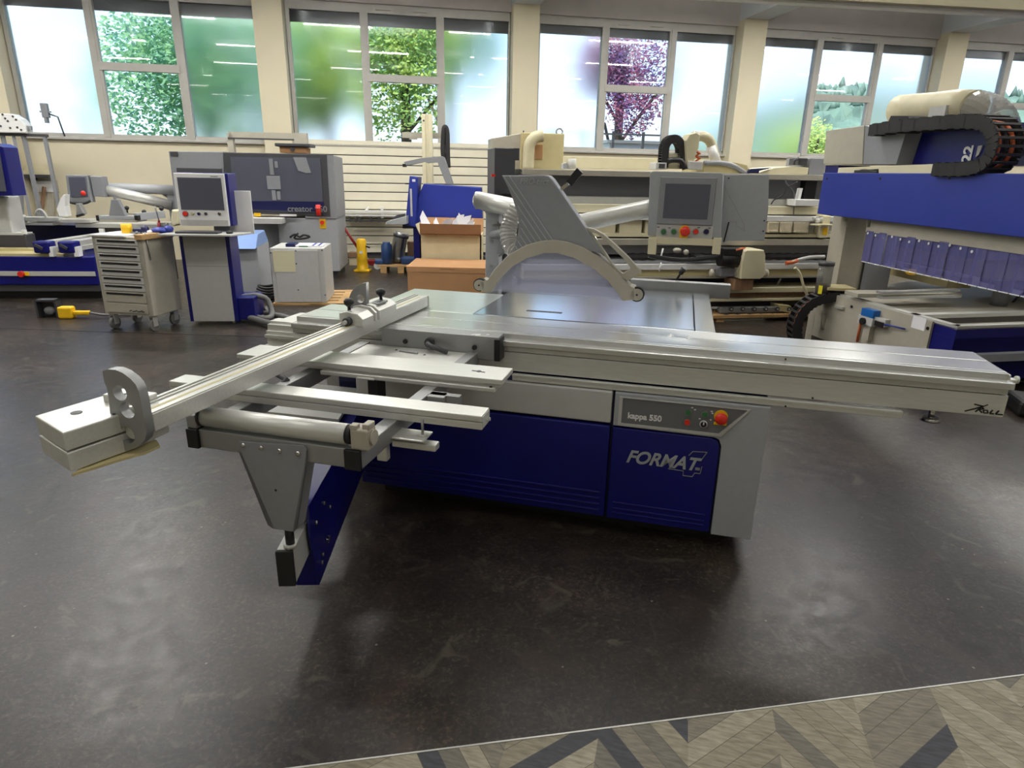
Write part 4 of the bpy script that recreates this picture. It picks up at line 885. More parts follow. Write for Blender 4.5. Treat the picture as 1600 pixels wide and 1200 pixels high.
on_trolley('tape_roll', 'orange yellow tape roll on the tool trolley', 'tape', ('roll', MB().lathe([(.03, 0), (.05, 0), (.05, .09), (.03, .09)], n=20)), 'yellow', .22, .22)
on_trolley('hand_tool', 'blue power tool beside the yellow tape roll', 'tool', ('tool_body', MB().box(-.05, .07, -.04, .04, 0, .05, .015).ball((.07, 0, .04), .04)), 'navy', .34, .24)
on_trolley('rag', 'crumpled blue cloth on the right side of the tool trolley', 'cloth', ('cloth', MB().ball((0, 0, .03), .07, (1.2, 1, .5)).ball((.07, .04, .045), .05, (1, 1, .7)).ball((-.06, .05, .02), .04)), 'royal', tw-.02, .28)
on_trolley('pliers', 'steel pliers lying on the front of the tool trolley', 'pliers', ('jaws', MB().bar((-.06, 0, .015), (.05, .03, .015), .012, .012).bar((-.06, .03, .015), (.05, 0, .015), .012, .012).ball((0, .015, .018), .014)), 'steel', .40, .12)
o = on_trolley('screwdriver', 'red handled screwdriver standing at the back of the tool trolley', 'screwdriver', ('handle', MB().cyl((0, 0, 0), (0, 0, .10), .022, 10).cyl((0, 0, .1), (0, 0, .12), .012, 8)), 'dark_red', .47, .38); part('blade', MB().cyl((0, 0, .12), (-.02, 0, .26), .006, 6), 'steel', o)
on_trolley('paper_sheet', 'crumpled white paper among the tools on the trolley', 'paper', ('sheet', MB().box(-.07, .07, -.05, .05, 0, .01).ball((.05, .02, .02), .03, (1, 1, .6))), 'paper', .43, .2)
on_trolley('clear_cup', 'clear plastic cup at the right rear of the tool trolley', 'cup', ('cup', MB().lathe([(.03, 0), (.04, .1), (.037, .1), (.028, .005)], n=14)), 'cyl', tw-.03, .38)

# machine control console on its pedestal
Fk = on_floor(303, 507, .09)
ck = thing('operator_console', 'tall white and blue operator console with a large dark monitor and keyboard shelf', 'console', Fk)
kw = Fk.hit(368, 508, y=0).x
kz = lambda v, u=330, y=0: Fk.hit(u, v, y=y).z
xl = Fk.hit(286, 366, y=0).x; xr = Fk.hit(357, 366, y=0).x; zsh = kz(365)
part('pedestal', MB().box(-.035, kw+.035, .012, .28, .03, zsh, .005), 'blue', ck)
fp = part('front_panel', MB().box(.005, kw-.005, 0, .02, .035, zsh-.01, .003), 'light_grey', ck); part('panel_seam', MB().box(.005, kw-.005, -.0015, .001, kz(416)-.002, kz(416)), 'dark', fp)
part('foot_box', MB().box(kw, kw+.20, .05, .4, .04, .28, .01), 'blue', ck)
for x in (.05, kw-.03): part('castor', MB().cyl((x-.012, .06, .022), (x+.012, .06, .022), .024, 12), 'alu', ck)
part('keyboard_shelf', MB().prism([(-.12, -.26), (kw+.14, -.26), (kw+.25, .02), (kw+.25, .06), (-.06, .06)], 'z', zsh-.004, zsh+.014, .003), 'light_grey', ck)
kbz = zsh+.014
part('keyboard', MB().box(.02, kw+.0, -.2, -.06, kbz, kbz+.022, .006), 'dark', ck); part('mouse', MB().ball((kw+.09, -.12, kbz+.012), .045, (.7, 1.1, .5)), 'black', ck)
q = R(Fk, 276, 271, 354, 353, .0); mz0, mz1 = q[2], q[3]
part('monitor_housing', MB().box(q[0]-.01, q[1]+.025, .03, .30, mz0+.0, mz1+.005, .008), 'blue', ck)
mf = part('monitor_bezel', MB().box(q[0], q[1], 0, .03, mz0, mz1, .006), 'white', ck)
s_ = R(Fk, 280, 277.5, 348, 328, 0); part('screen', MB().box(s_[0], s_[1], -.006, .004, s_[2], s_[3], .003), 'screen', mf)
part('bezel_print', MB().box(s_[1]-.1, s_[1]-.03, -.002, .001, mz1-.03, mz1-.022), 'mid_grey', mf)
part('lower_bezel', MB().box(q[0]+.01, q[1]-.01, -.004, .003, mz0, mz0+.06), 'light_grey', mf)
for u, mt, r in ((290, 'red', .028), (301, 'beige', .015), (311, 'navy', .016), (322, 'dark', .016), (343, 'dark', .016)):
    p = Fk.hit(u, 334, y=0); button(mf, p.x, p.z, r, mt, y0=0, out=.02)
m = MB(); pb(m, Fk, 356, 298, 394, 365, .18, .02, .003); part('side_screen', m, 'white', ck)

# drawer cabinet behind the console
Fc = at_depth(385, 8.3, .12)
sc2 = thing('electrical_cabinet', 'grey floor cabinet with sloping blue top, window sheen painted in, behind the operator console', 'cabinet', Fc)
q = R(Fc, 362, 384, 406, 470, 0); part('body', MB().box(q[0]+.05, q[1], 0, .6, .03, q[3], .01), 'grey', sc2)
part('front_edge', MB().box(q[0]-.05, q[0]+.08, -.02, .6, .03, q[3]-.02, .01), 'blue', sc2)
a = Fc.hit(362, 385, y=-.05); part('lid', MB().prism([(-.08, q[3]-.03), (.10, q[3]+.14), (.45, q[3]+.16), (.6, q[3]+.0), (.0, q[3]-.03)], 'x', q[0]-.02, q[1]+.0, .01), 'blue_sheen', sc2)

# edge processing machine with tinted hood
E_ = 9.75
Fe = at_depth(516, E_, .115)
cr = thing('milling_machine', 'big grey vertical drilling machine with a dark tinted hood window and navy band', 'machine', Fe)
hz = lambda u, v, y=0: Fe.hit(u, v, y=y)
q = R(Fe, 350, 236, 514, 339, 0)
topz = Fe.hit(430, 238, y=0).z; botz = Fe.hit(440, 339, y=0).z
m = MB(); m.prism(poly(Fe, [(349, 238), (510, 241), (516, 338), (354, 333)], 0), 'y', 0, .7, .01); hdp = part('hood', m, 'dark', cr)
m = MB(); m.prism(poly(Fe, [(360, 245), (500, 247), (506, 333), (366, 328)], -.01), 'y', -.015, .0); part('hood_window', m, 'screen', hdp)
m = MB(); m.prism(poly(Fe, [(380, 314), (506, 315), (506, 331), (384, 327)], -.02), 'y', -.022, -.014); nv = part('navy_band', m, 'navy', hdp)
p = Fe.hit(449, 327, y=-.03); lettering(nv, 'creator 950', .118, (p.x, -.026, p.z-.03), FACE, 'alu_dark', bold=.002, depth=.002)
m = MB(); pb(m, Fe, 417, 275, 438, 296, -.03, .012, .004); pb(m, Fe, 421, 248, 427, 273, -.03, .012); pb(m, Fe, 429, 252, 434, 262, -.03, .012); pb(m, Fe, 425, 297, 431, 313, -.03, .012); pb(m, Fe, 433, 299, 438, 312, -.03, .012); part('drill_head', m, 'mid_grey', hdp)
m = MB(); m.prism(poly(Fe, [(458, 246), (478, 246), (486, 270), (478, 271), (466, 267)], -.02), 'y', -.03, -.016, .004); part('suction_nozzle', m, 'mid_grey', hdp)
m = MB(); m.prism(poly(Fe, [(263, 236), (349, 237), (354, 350), (278, 350)], .02), 'y', .02, .7, .01); sd = part('left_cover', m, 'mid_grey', cr)
part('vent_panel', pb(MB(), Fe, 276, 263, 346, 270, .0, .03), 'dark', sd)
part('corner_plate', pb(MB(), Fe, 266, 237, 278, 244, .01, .03), 'dark', sd)
hx = Fe.hit(514, 338, y=0).x; zl = Fe.hit(470, 341, y=0).z
part('side_cover', MB().prism([(0.02, zl), (.02, topz-.02), (.9, topz-.04), (.9, zl)], 'x', hx-.35, hx+.12, .01), 'mid_grey', cr)
x0 = Fe.hit(437, 380, y=.05).x
part('lower_body', MB().box(x0, hx+.10, .04, 1.0, .12, zl, .01), 'grey', cr); part('base', MB().box(x0-.95, hx+.05, .12, .95, 0, .12), 'dark', cr)
part('left_body', MB().box(x0-1.0, x0, .3, .9, .1, zl-.1, .01), 'mid_grey', cr)
m = MB(); pb(m, Fe, 390, 341, 440, 350, -.25, .5, .006); part('feed_table', m, 'light_grey', cr); part('feed_mark', pb(MB(), Fe, 397, 333, 407, 338, -.03, .02), 'yellow', cr)
part('infeed_shelf', pb(MB(), Fe, 437, 335, 463, 338, -.05, .03), 'white', cr)
p = Fe.hit(504, 347.5, y=.04); yb = part('switch_plate', pb(MB(), Fe, 499.5, 342, 509, 357, .03, .012), 'yellow', cr); part('emergency_stop', MB().cyl((p.x, .03, p.z), (p.x, -.02, p.z), .028, 14), 'red', yb)
p = Fe.hit(498, 337, y=-.05); p2 = Fe.hit(497, 320, y=-.05); rs = part('signal_lamp', MB().cyl((p.x, -.05, p.z), (p.x, -.05, p2.z), .035, 12), 'red', cr); part('lamp_ring', MB().cyl((p.x, -.05, p.z+.09), (p.x, -.05, p.z+.105), .037, 12), 'dark_red', rs)
m = MB(); pb(m, Fe, 437, 230, 478, 239, .15, .35); part('collar_box', m, 'card', cr); m = MB(); pb(m, Fe, 429, 224, 484, 229, .1, .45, .01); m.cyl(tuple(hz(457, 233, .12)), tuple(hz(457, 233, .2)), .03, 10); part('collar_flange', m, 'dark', cr)
part('beam_overhead', pb(MB(), Fe, 357, 207, 470, 217, .8, .1).box(hz(355, 220, .8).x, hz(364, 220, .8).x, .8, .9, topz, hz(360, 208, .8).z).box(hz(460, 220, .8).x, hz(480, 220, .8).x, .78, .9, topz, hz(470, 208, .8).z), 'warm_grey', cr)
part('crossbar', pb(MB(), Fe, 356, 216, 470, 218.5, .79, .02), 'dark', cr)
cb2 = thing('cable_bundle', 'tangle of black cable on the grey table of the drilling machine', 'cable', Fe); 
m = MB(); pts = [tuple(hz(u, v, -.12)) for u, v in ((453, 371), (461, 366), (468, 370), (475, 367), (484, 370), (472, 373), (460, 372), (466, 364))]; m.tube(pts, .016, 6, smooth_pts=4); part('cable', m, 'black', cb2)

# grey steel box on a pallet
Fg = Fr(-2.86, 7.78, .12)
gx = Fg.hit(511, 471, y=0).x; gz0 = Fg.hit(470, 473, y=0).z; gz1 = Fg.hit(470, 388, y=0).z; gx0 = Fg.hit(425, 430, y=0).x
pl = thing('pallet', 'wooden pallet carrying the grey steel box', 'pallet', Fg)
m = MB()
for i in range(5): m.box(gx0-.02, gx+.28, -.03+.2*i, .12+.2*i, gz0-.025, gz0-.002)
part('deck_board', m, 'wood', pl)
for i, x in enumerate((gx0+.0, gx0+.42, gx+.12)):
    for y in (-.02, .38, .78): part('block', MB().box(x, x+.14, y, y+.1, .022, gz0-.025), 'wood', pl)
    part('runner', MB().box(x, x+.14, -.03, .9, 0, .022), 'wood', pl)
bx_ = thing('steel_box', 'square grey steel control box with a pale sheet on its front, on the pallet', 'box', Fg)
part('housing', MB().box(gx0, gx, 0, .62, gz0, gz1, .008), 'light_grey', bx_)
part('front_plate', MB().box(gx0+.05, gx-.07, -.012, .002, gz0+.01, gz1-.02, .003), 'light_grey', bx_)
part('paper_sheet', pb(MB(), Fg, 427, 392, 461, 425, -.014, .003), 'ivory', bx_)
for u, v in ((423, 395), (424, 463), (462, 392), (463, 412), (466, 453), (503, 391), (508, 461)): p = Fg.hit(u, v, y=-.013); part('screw', MB().cyl((p.x, -.016, p.z), (p.x, -.011, p.z), .009, 8), 'dark', bx_)
cg = thing('brochure', 'white and green folder lying on the grey steel box', 'brochure', Fg, z=0)
part('cover', MB().box(gx0+.28, gx-.03, .12, .42, gz1, gz1+.02), 'paper', cg); part('print', MB().box(gx0+.32, gx-.2, .117, .12, gz1+.004, gz1+.016), 'green', cg); part('blue_stripe', MB().box(gx-.16, gx-.13, .12, .42, gz1+.02, gz1+.022).box(gx-.09, gx-.06, .12, .42, gz1+.02, gz1+.022), 'royal', cg)
bb = thing('book', 'small navy book beside the white folder on the grey steel box', 'book', Fg); part('cover', MB().box(gx0+.16, gx0+.27, .14, .36, gz1, gz1+.035), 'navy', bb)
# hoses and cable coil on the floor between the console and the big saw
hs = thing('suction_hose', 'grey hose looping from the blue console foot to the big saw', 'hose', Fr(0, 0, 0))
def fl(u, v, z): return tuple(G.hit(u, v, z=z))
pts = [fl(372, 466, .25), fl(385, 463, .26), fl(402, 462, .27), fl(417, 468, .22), fl(424, 483, .12), fl(424, 494, .06), fl(416, 497, .05), fl(404, 496, .05), fl(393, 491, .06)]
part('hose', MB().tube(pts, .03, 10, smooth_pts=8), 'hose_grey', hs)
hs = thing('suction_hose', 'grey hose running along the floor from the console towards the sliding table', 'hose', Fr(0, 0, 0))
part('hose', MB().tube([fl(374, 494, .06), fl(390, 496, .06), fl(410, 502, .05), fl(435, 508, .05), fl(470, 516, .05)], .032, 10, smooth_pts=8), 'hose_grey', hs)
hs = thing('suction_hose', 'short grey hose between the loop and the pallet, in front of the grey steel box', 'hose', Fr(0, 0, 0))
part('hose', MB().tube([fl(418, 482, .1), fl(414, 487, .06), fl(421, 491, .05), fl(440, 494, .05), fl(470, 502, .05)], .032, 10, smooth_pts=8), 'hose_grey', hs)
cc = thing('cable_coil', 'coil of black cable on the floor left of the grey steel box', 'cable', on_floor(414, 468))
m = MB()
for i in range(5): m.tube([(.13*math.cos(t)*(1+.1*i)+.03*i, .1*math.sin(t), .03+.035*i+.01*math.sin(3*t+i)) for t in [2*PI*k/20 for k in range(21)]], .016, 6)
part('coil', m, 'black', cc)
# shelf brackets on the boarded wall
sr = thing('wall_rack', 'white wall rack with a dark clip rail on the boarded wall', 'rack', Fr(*W.w((0, 0, 0)).xy, WYAW))
m = MB(); pb(m, W, 528, 330, 640, 333, -.35, .25); pb(m, W, 533, 335.5, 640, 338, -.35, .05)
for u in (535, 597): pb(m, W, u-2, 323, u+2, 341, -.33, .05)
m.bar(tuple(W.hit(571, 330, y=-.3)), tuple(W.hit(576, 324, y=-.1)), .03, .03)
part('shelf', m, 'white', sr)
m = MB(); pb(m, W, 534, 344, 612, 346.3, -.36, .03)
for u in (547, 556, 563, 580, 592): pb(m, W, u-1.3, 339, u+1.3, 347, -.38, .05)
part('clip_rail', m, 'dark', sr)
# yellow jack with a red handle
Fj = on_floor(567, 424)
jk = thing('hydraulic_jack', 'yellow hydraulic jack with a long red handle standing on the floor', 'jack', Fj)
part('body', MB().lathe([(.11, 0), (.11, .04), (.09, .06), (.085, .20), (.09, .22), (.08, .25), (.08, .50), (.06, .53)]), 'yellow', jk); part('base_plate', MB().box(-.13, .13, -.1, .1, 0, .035, .01), 'yellow', jk)
e1 = Fj.hit(535, 352, y=.0); part('pump_handle', MB().tube([(-.05, 0, .36), tuple(e1)], .022, 8), 'dark_red', jk); part('valve', MB().cyl((.05, -.02, .42), (.14, -.02, .39), .014, 6), 'black', jk); part('sticker', MB().box(-.02, .03, -.084, -.078, .30, .34), 'paper', jk)
Fp = on_floor(622, 426, .1)
pp = thing('pallet', 'small wooden pallet under the blue pump and steel pipe', 'pallet', Fp)
m = MB(); m.box(-.32, .40, -.05, .55, .10, .125); part('deck_board', m, 'wood', pp)
for x in (-.28, .0, .28): part('block', MB().box(x, x+.1, -.05, .05, 0, .10).box(x, x+.1, .4, .5, 0, .1), 'wood', pp)
pu = thing('pump', 'blue electric pump standing on the small pallet', 'pump', Fr(*Fp.w((-.18, .1, 0)).xy, .1), z=.125)
part('motor', MB().lathe([(.06, 0), (.09, .02), (.09, .3), (.06, .34), (.06, .36)]), 'dull_blue', pu); part('flange', MB().box(-.2, -.05, -.06, .06, 0, .08, .02), 'dull_blue', pu)
pi = thing('steel_pipe', 'dented steel pipe elbow standing askew behind the blue pump', 'pipe', Fr(*Fp.w((0.0, .28, 0)).xy, .1), z=.125)
part('pipe', MB().tube([(-.02, 0, 0.02), (-.01, 0, .2), (.06, 0, .50)], .12, 14, smooth_pts=5), 'steel', pi); part('collar', MB().tube([(.045, 0, .42), (.055, 0, .47)], .13, 14), 'dark', pi)
bl = thing('blue_motor', 'low blue motor lying on the right of the small pallet', 'motor', Fr(*Fp.w((.25, .12, 0)).xy, .1), z=.125)
part('casing', MB().box(-.2, .26, -.08, .12, 0, .12, .03), 'dull_blue', bl); part('shaft', MB().cyl((-.2, .02, .07), (-.28, .02, .07), .025, 10), 'steel', bl)
wb = thing('pump_part', 'small dark red box shaped part on the wall side of the small pallet', 'box', Fr(*Fp.w((.26, .44, 0)).xy, .1), z=.125); part('casing', MB().box(-.12, .1, -.06, .06, 0, .34, .01), 'wood_red', wb)
rd = on_floor(582, 420); rt = thing('roller_skate', 'dark red transport dolly with white wheels beside the yellow jack', 'dolly', rd)
part('frame', MB().box(-.14, .16, -.05, .08, .06, .15, .01), 'dark_red', rt)
for x in (-.11, .10): part('wheel', MB().cyl((x, -.07, .06), (x, -.03, .06), .06, 14), 'white', rt)
rd = on_floor(555, 414); rt = thing('small_carton', 'tiny pale carton on the floor left of the yellow jack', 'box', rd); part('carton', MB().box(-.09, .09, -.05, .1, 0, .14), 'carton', rt); part('lid', MB().box(-.1, .1, -.06, .11, .14, .22), 'wood_red', rt)

# upright blue machine with a jointed grey arm
U_ = 10.3
Fu = at_depth(700, U_, .0)
um = thing('upright_machine', 'upright royal blue machine with a jointed grey arm on top', 'machine', Fu)
m = MB(); m.prism(poly(Fu, [(662, 287), (752, 293), (754, 350), (650, 356), (651, 325), (655, 303)], 0), 'y', 0, .35, .01); part('cover', m, 'royal', um)
m = MB(); m.prism(poly(Fu, [(640, 275), (653, 277), (649, 355), (633, 352)], -.12), 'y', -.12, .3, .008); fp_ = part('front_plate', m, 'royal', um)
part('sticker', pb(MB(), Fu, 644, 280, 649, 284, -.125, .004), 'paper', fp_); part('edge_strip', pb(MB(), Fu, 641, 295, 644, 338, -.13, .02), 'light_grey', fp_); part('pin', pb(MB(), Fu, 633, 286, 641, 288, -.1, .02), 'black', fp_)
m = MB(); m.prism(poly(Fu, [(605, 346), (637, 337), (637, 349), (632, 350), (604, 350)], -.2), 'y', -.3, .05, .006); part('tray', m, 'grey', um)
m = MB(); m.prism(poly(Fu, [(613, 341), (620, 336), (632, 334), (632, 338), (614, 343)], -.2), 'y', -.2, -.1, .006); part('tray_motor', m, 'dark', um)
part('column', pb(MB(), Fu, 646, 352, 660, 405, .0, .5, .01).box(-.25, .25, .1, .45, 0, Fu.hit(700, 352, y=.1).z), 'blue', um)
part('underside', pb(MB(), Fu, 629, 351, 645, 357, -.1, .3), 'black', um)
ap = [(631, 253), (658, 247), (690, 244), (694, 246), (708, 288), (697, 288), (684, 253), (668, 255), (663, 252), (640, 258), (633, 258)]
m = MB(); m.prism(poly(Fu, ap, .0), 'y', .0, .14, .006); arm = part('jointed_arm', m, 'mid_grey', um); part('arm_tip', pb(MB(), Fu, 629, 256, 634, 261, .0, .1), 'black', arm)
Fv = at_depth(668, 11.0, .05)
po = thing('profile_post', 'tall cream profile standing upright behind the blue machine', 'profile', Fv)
m = MB(); x0, x1, _, z1 = R(Fv, 659.5, 178, 676, 285, 0); m.box(x0, x0+.06, 0, .1, 0, z1, .01); m.box(x0+.05, x1-.05, .02, .1, 0, z1); m.box(x1-.06, x1, 0, .1, 0, z1, .01); part('profile', m, 'cream', po)
p = Fv.hit(662, 188.5, y=-.005); part('hole', MB().cyl((p.x, -.003, p.z), (p.x, .005, p.z), .014, 10), 'black', po)
part('cross_beam', pb(MB(), Fv, 628, 207, 689, 216, .1, .08).box(*R(Fv, 640, 216, 652, 217.5, .1)[:2], .1, .15, *R(Fv, 640, 215, 652, 218, .1)[2:]), 'warm_grey', po)
hk = thing('rubber_hose', 'black rubber hose bent over the end of the cream profile cross beam', 'hose', Fv)
part('hose', MB().tube([tuple(Fv.hit(u, v, y=.0)) for u, v in ((700.5, 262), (699.5, 235), (699, 210), (697, 200), (694, 200), (692.5, 215), (692, 235), (694, 256))], .038, 10, smooth_pts=6), 'rubber', hk)
part('hose_sleeve', pb(MB(), Fv, 697, 262, 704, 285, -.03, .08), 'cream', hk)
# cartons
Fx = at_depth(640, 8.75, -.03)
bc = thing('cardboard_box', 'large brown cardboard box lying on the floor behind the saw table', 'box', Fx)
x0, x1, _, z1 = R(Fx, 637, 416, 757, 470, 0)
z1 = Fx.hit(690, 419, y=0).z; zt_ = z1
m = MB(); m.box(x0, x1+.5, 0, .75, 0, z1, .004); part('carton', m, 'card', bc)
part('flap', MB().prism([(0, z1), (.75, z1+.02), (.75, z1+.03), (0, z1+.012)], 'x', x0-.01, x1+.5), 'card', bc); part('lid_edge', MB().box(x0-.004, x1+.5, -.004, .0, z1-.06, z1+.008), 'card', bc)
part('hand_hole', MB().box(x0+.45, x0+.65, -.006, -.002, z1-.018, z1-.006), 'card_dark', bc)
Fo = at_depth(655, 9.55, .0)
oc = thing('open_carton', 'pale open carton with brown flaps standing behind the large cardboard box', 'box', Fo)
x0, x1, z0, z1 = R(Fo, 656, 367, 752, 405, 0)
m = MB(); m.box(x0, x1, 0, .02, 0, z1); m.box(x0, x1, .58, .6, 0, z1); m.box(x0, x0+.02, 0, .6, 0, z1); m.box(x1-.02, x1, 0, .6, 0, z1); m.box(x0, x1, 0, .6, 0, .02); part('carton', m, 'carton', oc)
part('front_flap', MB().prism([(0, z1), (-.10, z1+.02), (-.12, z1+.16), (-.11, z1+.16), (-.085, z1+.025), (0, z1+.008)], 'x', x0+.02, x1), 'card_dark', oc)
part('side_flap', MB().prism([(x0, z1), (x0-.06, z1+.14), (x0-.05, z1+.145), (x0+.01, z1)], 'y', 0, .6), 'carton', oc); part('rear_flap', MB().prism([(.6, z1), (.66, z1+.2), (.65, z1+.2), (.59, z1)], 'x', x0, x1), 'card', oc)
pf = thing('packing_paper', 'crumpled white packing film bursting from the open carton', 'paper', Fo)
m = MB(); rng = random.Random(3)
for i in range(16):
    c = Vector((rng.uniform(x0+.08, x1-.1), rng.uniform(.05, .5), z1-.03)); a = Vector((rng.uniform(-.22, .22), rng.uniform(-.15, .1), rng.uniform(.1, .34))); b = a.orthogonal().normalized()*rng.uniform(.07, .14)
    k = [m.bm.verts.new(v) for v in (c-b, c+b, c+a+b*.3, c+a*.8-b*.6)]; m.bm.faces.new((k[0], k[1], k[2])); m.bm.faces.new((k[0], k[2], k[3]))
m.box(x0+.03, x1-.03, .03, .57, z1-.1, z1-.03)
part('film', m, 'paper', pf)

# ------------------------------------------------------------------ old grey and cream machining centre behind the saw guard
N_ = on_floor(1150, 500, WYAW)
oc_ = thing('machining_centre', 'long old grey and cream machining centre stretching behind the saw guard and console', 'machine', N_)
NX0 = N_.hit(812, 330, y=.3).x; NX1 = N_.hit(1345, 330, y=.3).x
def zN(v, y=0, u=1245): return N_.hit(u, v, y=y).z
def rail(v0, v1, y, d, mat, name='rail', x0=None, x1=None, lab=None, bev=.004):
    return part(name, MB().box(NX0 if x0 is None else x0, NX1 if x1 is None else x1, y, y+d, zN(v1, y), zN(v0, y), bev), mat, oc_, lab)
part('bed', MB().box(NX0, NX1, .75, 1.1, .3, zN(275, .75), .01), 'warm_grey', oc_)
rail(273, 281.5, .15, .9, 'warm_grey', 'top_beam'); rail(281.5, 312, .45, .3, 'mid_grey', 'recessed_panel')
rail(312, 323, .2, .4, 'light_grey'); rail(323, 335.5, .12, .4, 'cream'); rail(335.5, 338, .16, .3, 'dark'); rail(338, 346, .05, .4, 'white')
rail(366, 371, .05, .5, 'cream'); rail(371, 374, .12, .4, 'black'); rail(374, 383.5, .02, .5, 'warm_grey'); rail(383.5, 397, .18, .4, 'grey'); 
part('bellows', MB().tube([(NX0+1.2+i*.06, .1, zN(401, .1)) for i in range(int((NX1-NX0-1.4)/.06))], .042, 8, ribs=1), 'rubber', oc_)
rail(404.5, 410, .08, .3, 'grey'); rail(412, 420.5, 0, .4, 'white'); rail(420.5, 430, .03, .4, 'beige'); rail(430.5, 434, .0, .4, 'warm_grey')
rail(434, 449, .35, .3, 'navy', 'recessed_panel'); rail(449, 456.5, -.02, .4, 'cream'); rail(457, 466, .06, .4, 'wood_red'); rail(466, 469.5, -.03, .4, 'cream'); rail(470, 477, .12, .4, 'dark', 'recessed_panel')
# cream table blocks seen left of the console, suction pods right of it
for u0, u1 in ((930, 962), (968, 1003), (1008, 1020)): part('table_block', pb(MB(), N_, u0, 344, u1, 365, .1, .3, .006), 'cream', oc_)
for u0, u1 in ((1200, 1217), (1219, 1238), (1241, 1264)): part('suction_pod', pb(MB(), N_, u0, 347, u1, 363.5, .03, .3, .006).box(N_.hit(u0+2, 350, y=.02).x, N_.hit(u1-1, 350, y=.02).x, .0, .05, N_.hit(u0, 363, y=.02).z, N_.hit(u0, 360, y=.02).z), 'pod', oc_)
m = MB(); pb(m, N_, 1243, 312, 1284, 322, .0, .2, .006); part('cover', m, 'white', oc_)
m = MB(); m.prism(poly(N_, [(1249, 294), (1253, 294), (1249, 311), (1245, 311)], .1), 'y', .08, .14); part('strut', m, 'white', oc_)
part('dark_recess', pb(MB(), N_, 1257, 283, 1275, 311, .35, .1), 'black', oc_)
part('cable', MB().tube([tuple(N_.hit(u, v, y=.1)) for u, v in ((1205, 319), (1210, 312), (1222, 306), (1230, 294), (1246, 284))], .008, 6, smooth_pts=5), 'black', oc_)
part('cable', MB().tube([tuple(N_.hit(u, v, y=.1)) for u, v in ((1228, 280), (1229, 287), (1240, 300), (1241, 316), (1240, 335))], .006, 6, smooth_pts=5), 'hose_grey', oc_)
part('valve_block', pb(MB(), N_, 1284, 337, 1296, 372, -.02, .15, .01).box(N_.hit(1270, 349, y=-.05).x, N_.hit(1298, 349, y=-.05).x, -.1, .0, N_.hit(1285, 352, y=-.05).z, N_.hit(1285, 350, y=-.05).z), 'cream', oc_); part('warning_sign', pb(MB(), N_, 1286, 356, 1293, 367, -.03, .01), 'yellow', oc_)
part('fitting', MB().ball(tuple(N_.hit(1277, 345, y=.0)), .03).ball(tuple(N_.hit(1283, 343, y=.0)), .026).ball(tuple(N_.hit(1272, 341, y=.0)), .022), 'light_grey', oc_)
# moving spindle block with its motor, resting on a squared timber
m = MB(); m.prism(poly(N_, [(1164, 393), (1168, 391), (1194, 391), (1196, 398), (1196, 430), (1188, 436), (1158, 436), (1160, 412)], -.25), 'y', -.25, .1, .008); sb_ = part('carriage_block', m, 'cream', oc_)
a = N_.hit(1124, 404, y=-.12); b = N_.hit(1158, 406, y=-.12); part('motor', MB().cyl(tuple(a), tuple(b), .085, 18).box(a.x-.0, b.x-.03, -.2, -.04, a.z+.04, a.z+.12, .01), 'black', oc_); part('motor_flange', MB().cyl((b.x, -.12, b.z), (b.x+.05, -.12, b.z), .12, 20), 'light_grey', oc_)
part('lower_motor', MB().box(*R(N_, 1122, 417, 1160, 432, -.05)[:2], -.1, .15, *R(N_, 1122, 417, 1160, 432, -.05)[2:], .02), 'mid_grey', oc_)
for u in (1152, 1197, 1112): part('roller', MB().ball(tuple(N_.hit(u, 427, y=-.12)), .04, (.8, 1, 1.2)), 'warm_grey', oc_)
m = MB(); pb(m, N_, 1148, 437, 1177, 453, -.2, .25, .004); part('timber_block', m, 'wood_red', oc_)
part('cable', MB().tube([tuple(N_.hit(u, v, y=-.2)) for u, v in ((1150, 391), (1158, 389), (1164, 387))], .012, 6), 'orange_cable', oc_)
for u0, u1, v0, v1 in ((1036, 1032, 388, 405), (1033, 1030, 410, 424)): part('cable', MB().tube([tuple(N_.hit(u0, v0, y=-.1)), tuple(N_.hit(u1, v1, y=-.1))], .009, 6), 'white', oc_)
part('cable', MB().tube([tuple(N_.hit(u, v, y=-.15)) for u, v in ((1242, 418), (1250, 428), (1255, 445), (1262, 463))], .016, 8, smooth_pts=5), 'cream', oc_)
part('cable', MB().tube([tuple(N_.hit(u, v, y=-.1)) for u, v in ((1230, 412), (1245, 407), (1265, 402), (1288, 401))], .02, 8, smooth_pts=5), 'light_grey', oc_); part('cable_end', MB().tube([tuple(N_.hit(u, v, y=-.1)) for u, v in ((1228, 411), (1238, 410), (1246, 407))], .025, 6), 'orange_cable', oc_)
part('pin', MB().tube([tuple(N_.hit(1220, 435, y=.2)), tuple(N_.hit(1211, 450, y=.2))], .012, 6), 'white', oc_)
m = MB(); m.prism(poly(N_, [(1082, 398), (1095, 397), (1103, 401), (1080, 402)], .0), 'y', -.1, .1, .01); part('black_clamp', m, 'black', oc_)
part('fitting', MB().ball(tuple(N_.hit(1058, 391, y=.0)), .035, (1.4, 1, .8)).ball(tuple(N_.hit(1072, 394, y=.0)), .03), 'warm_grey', oc_)
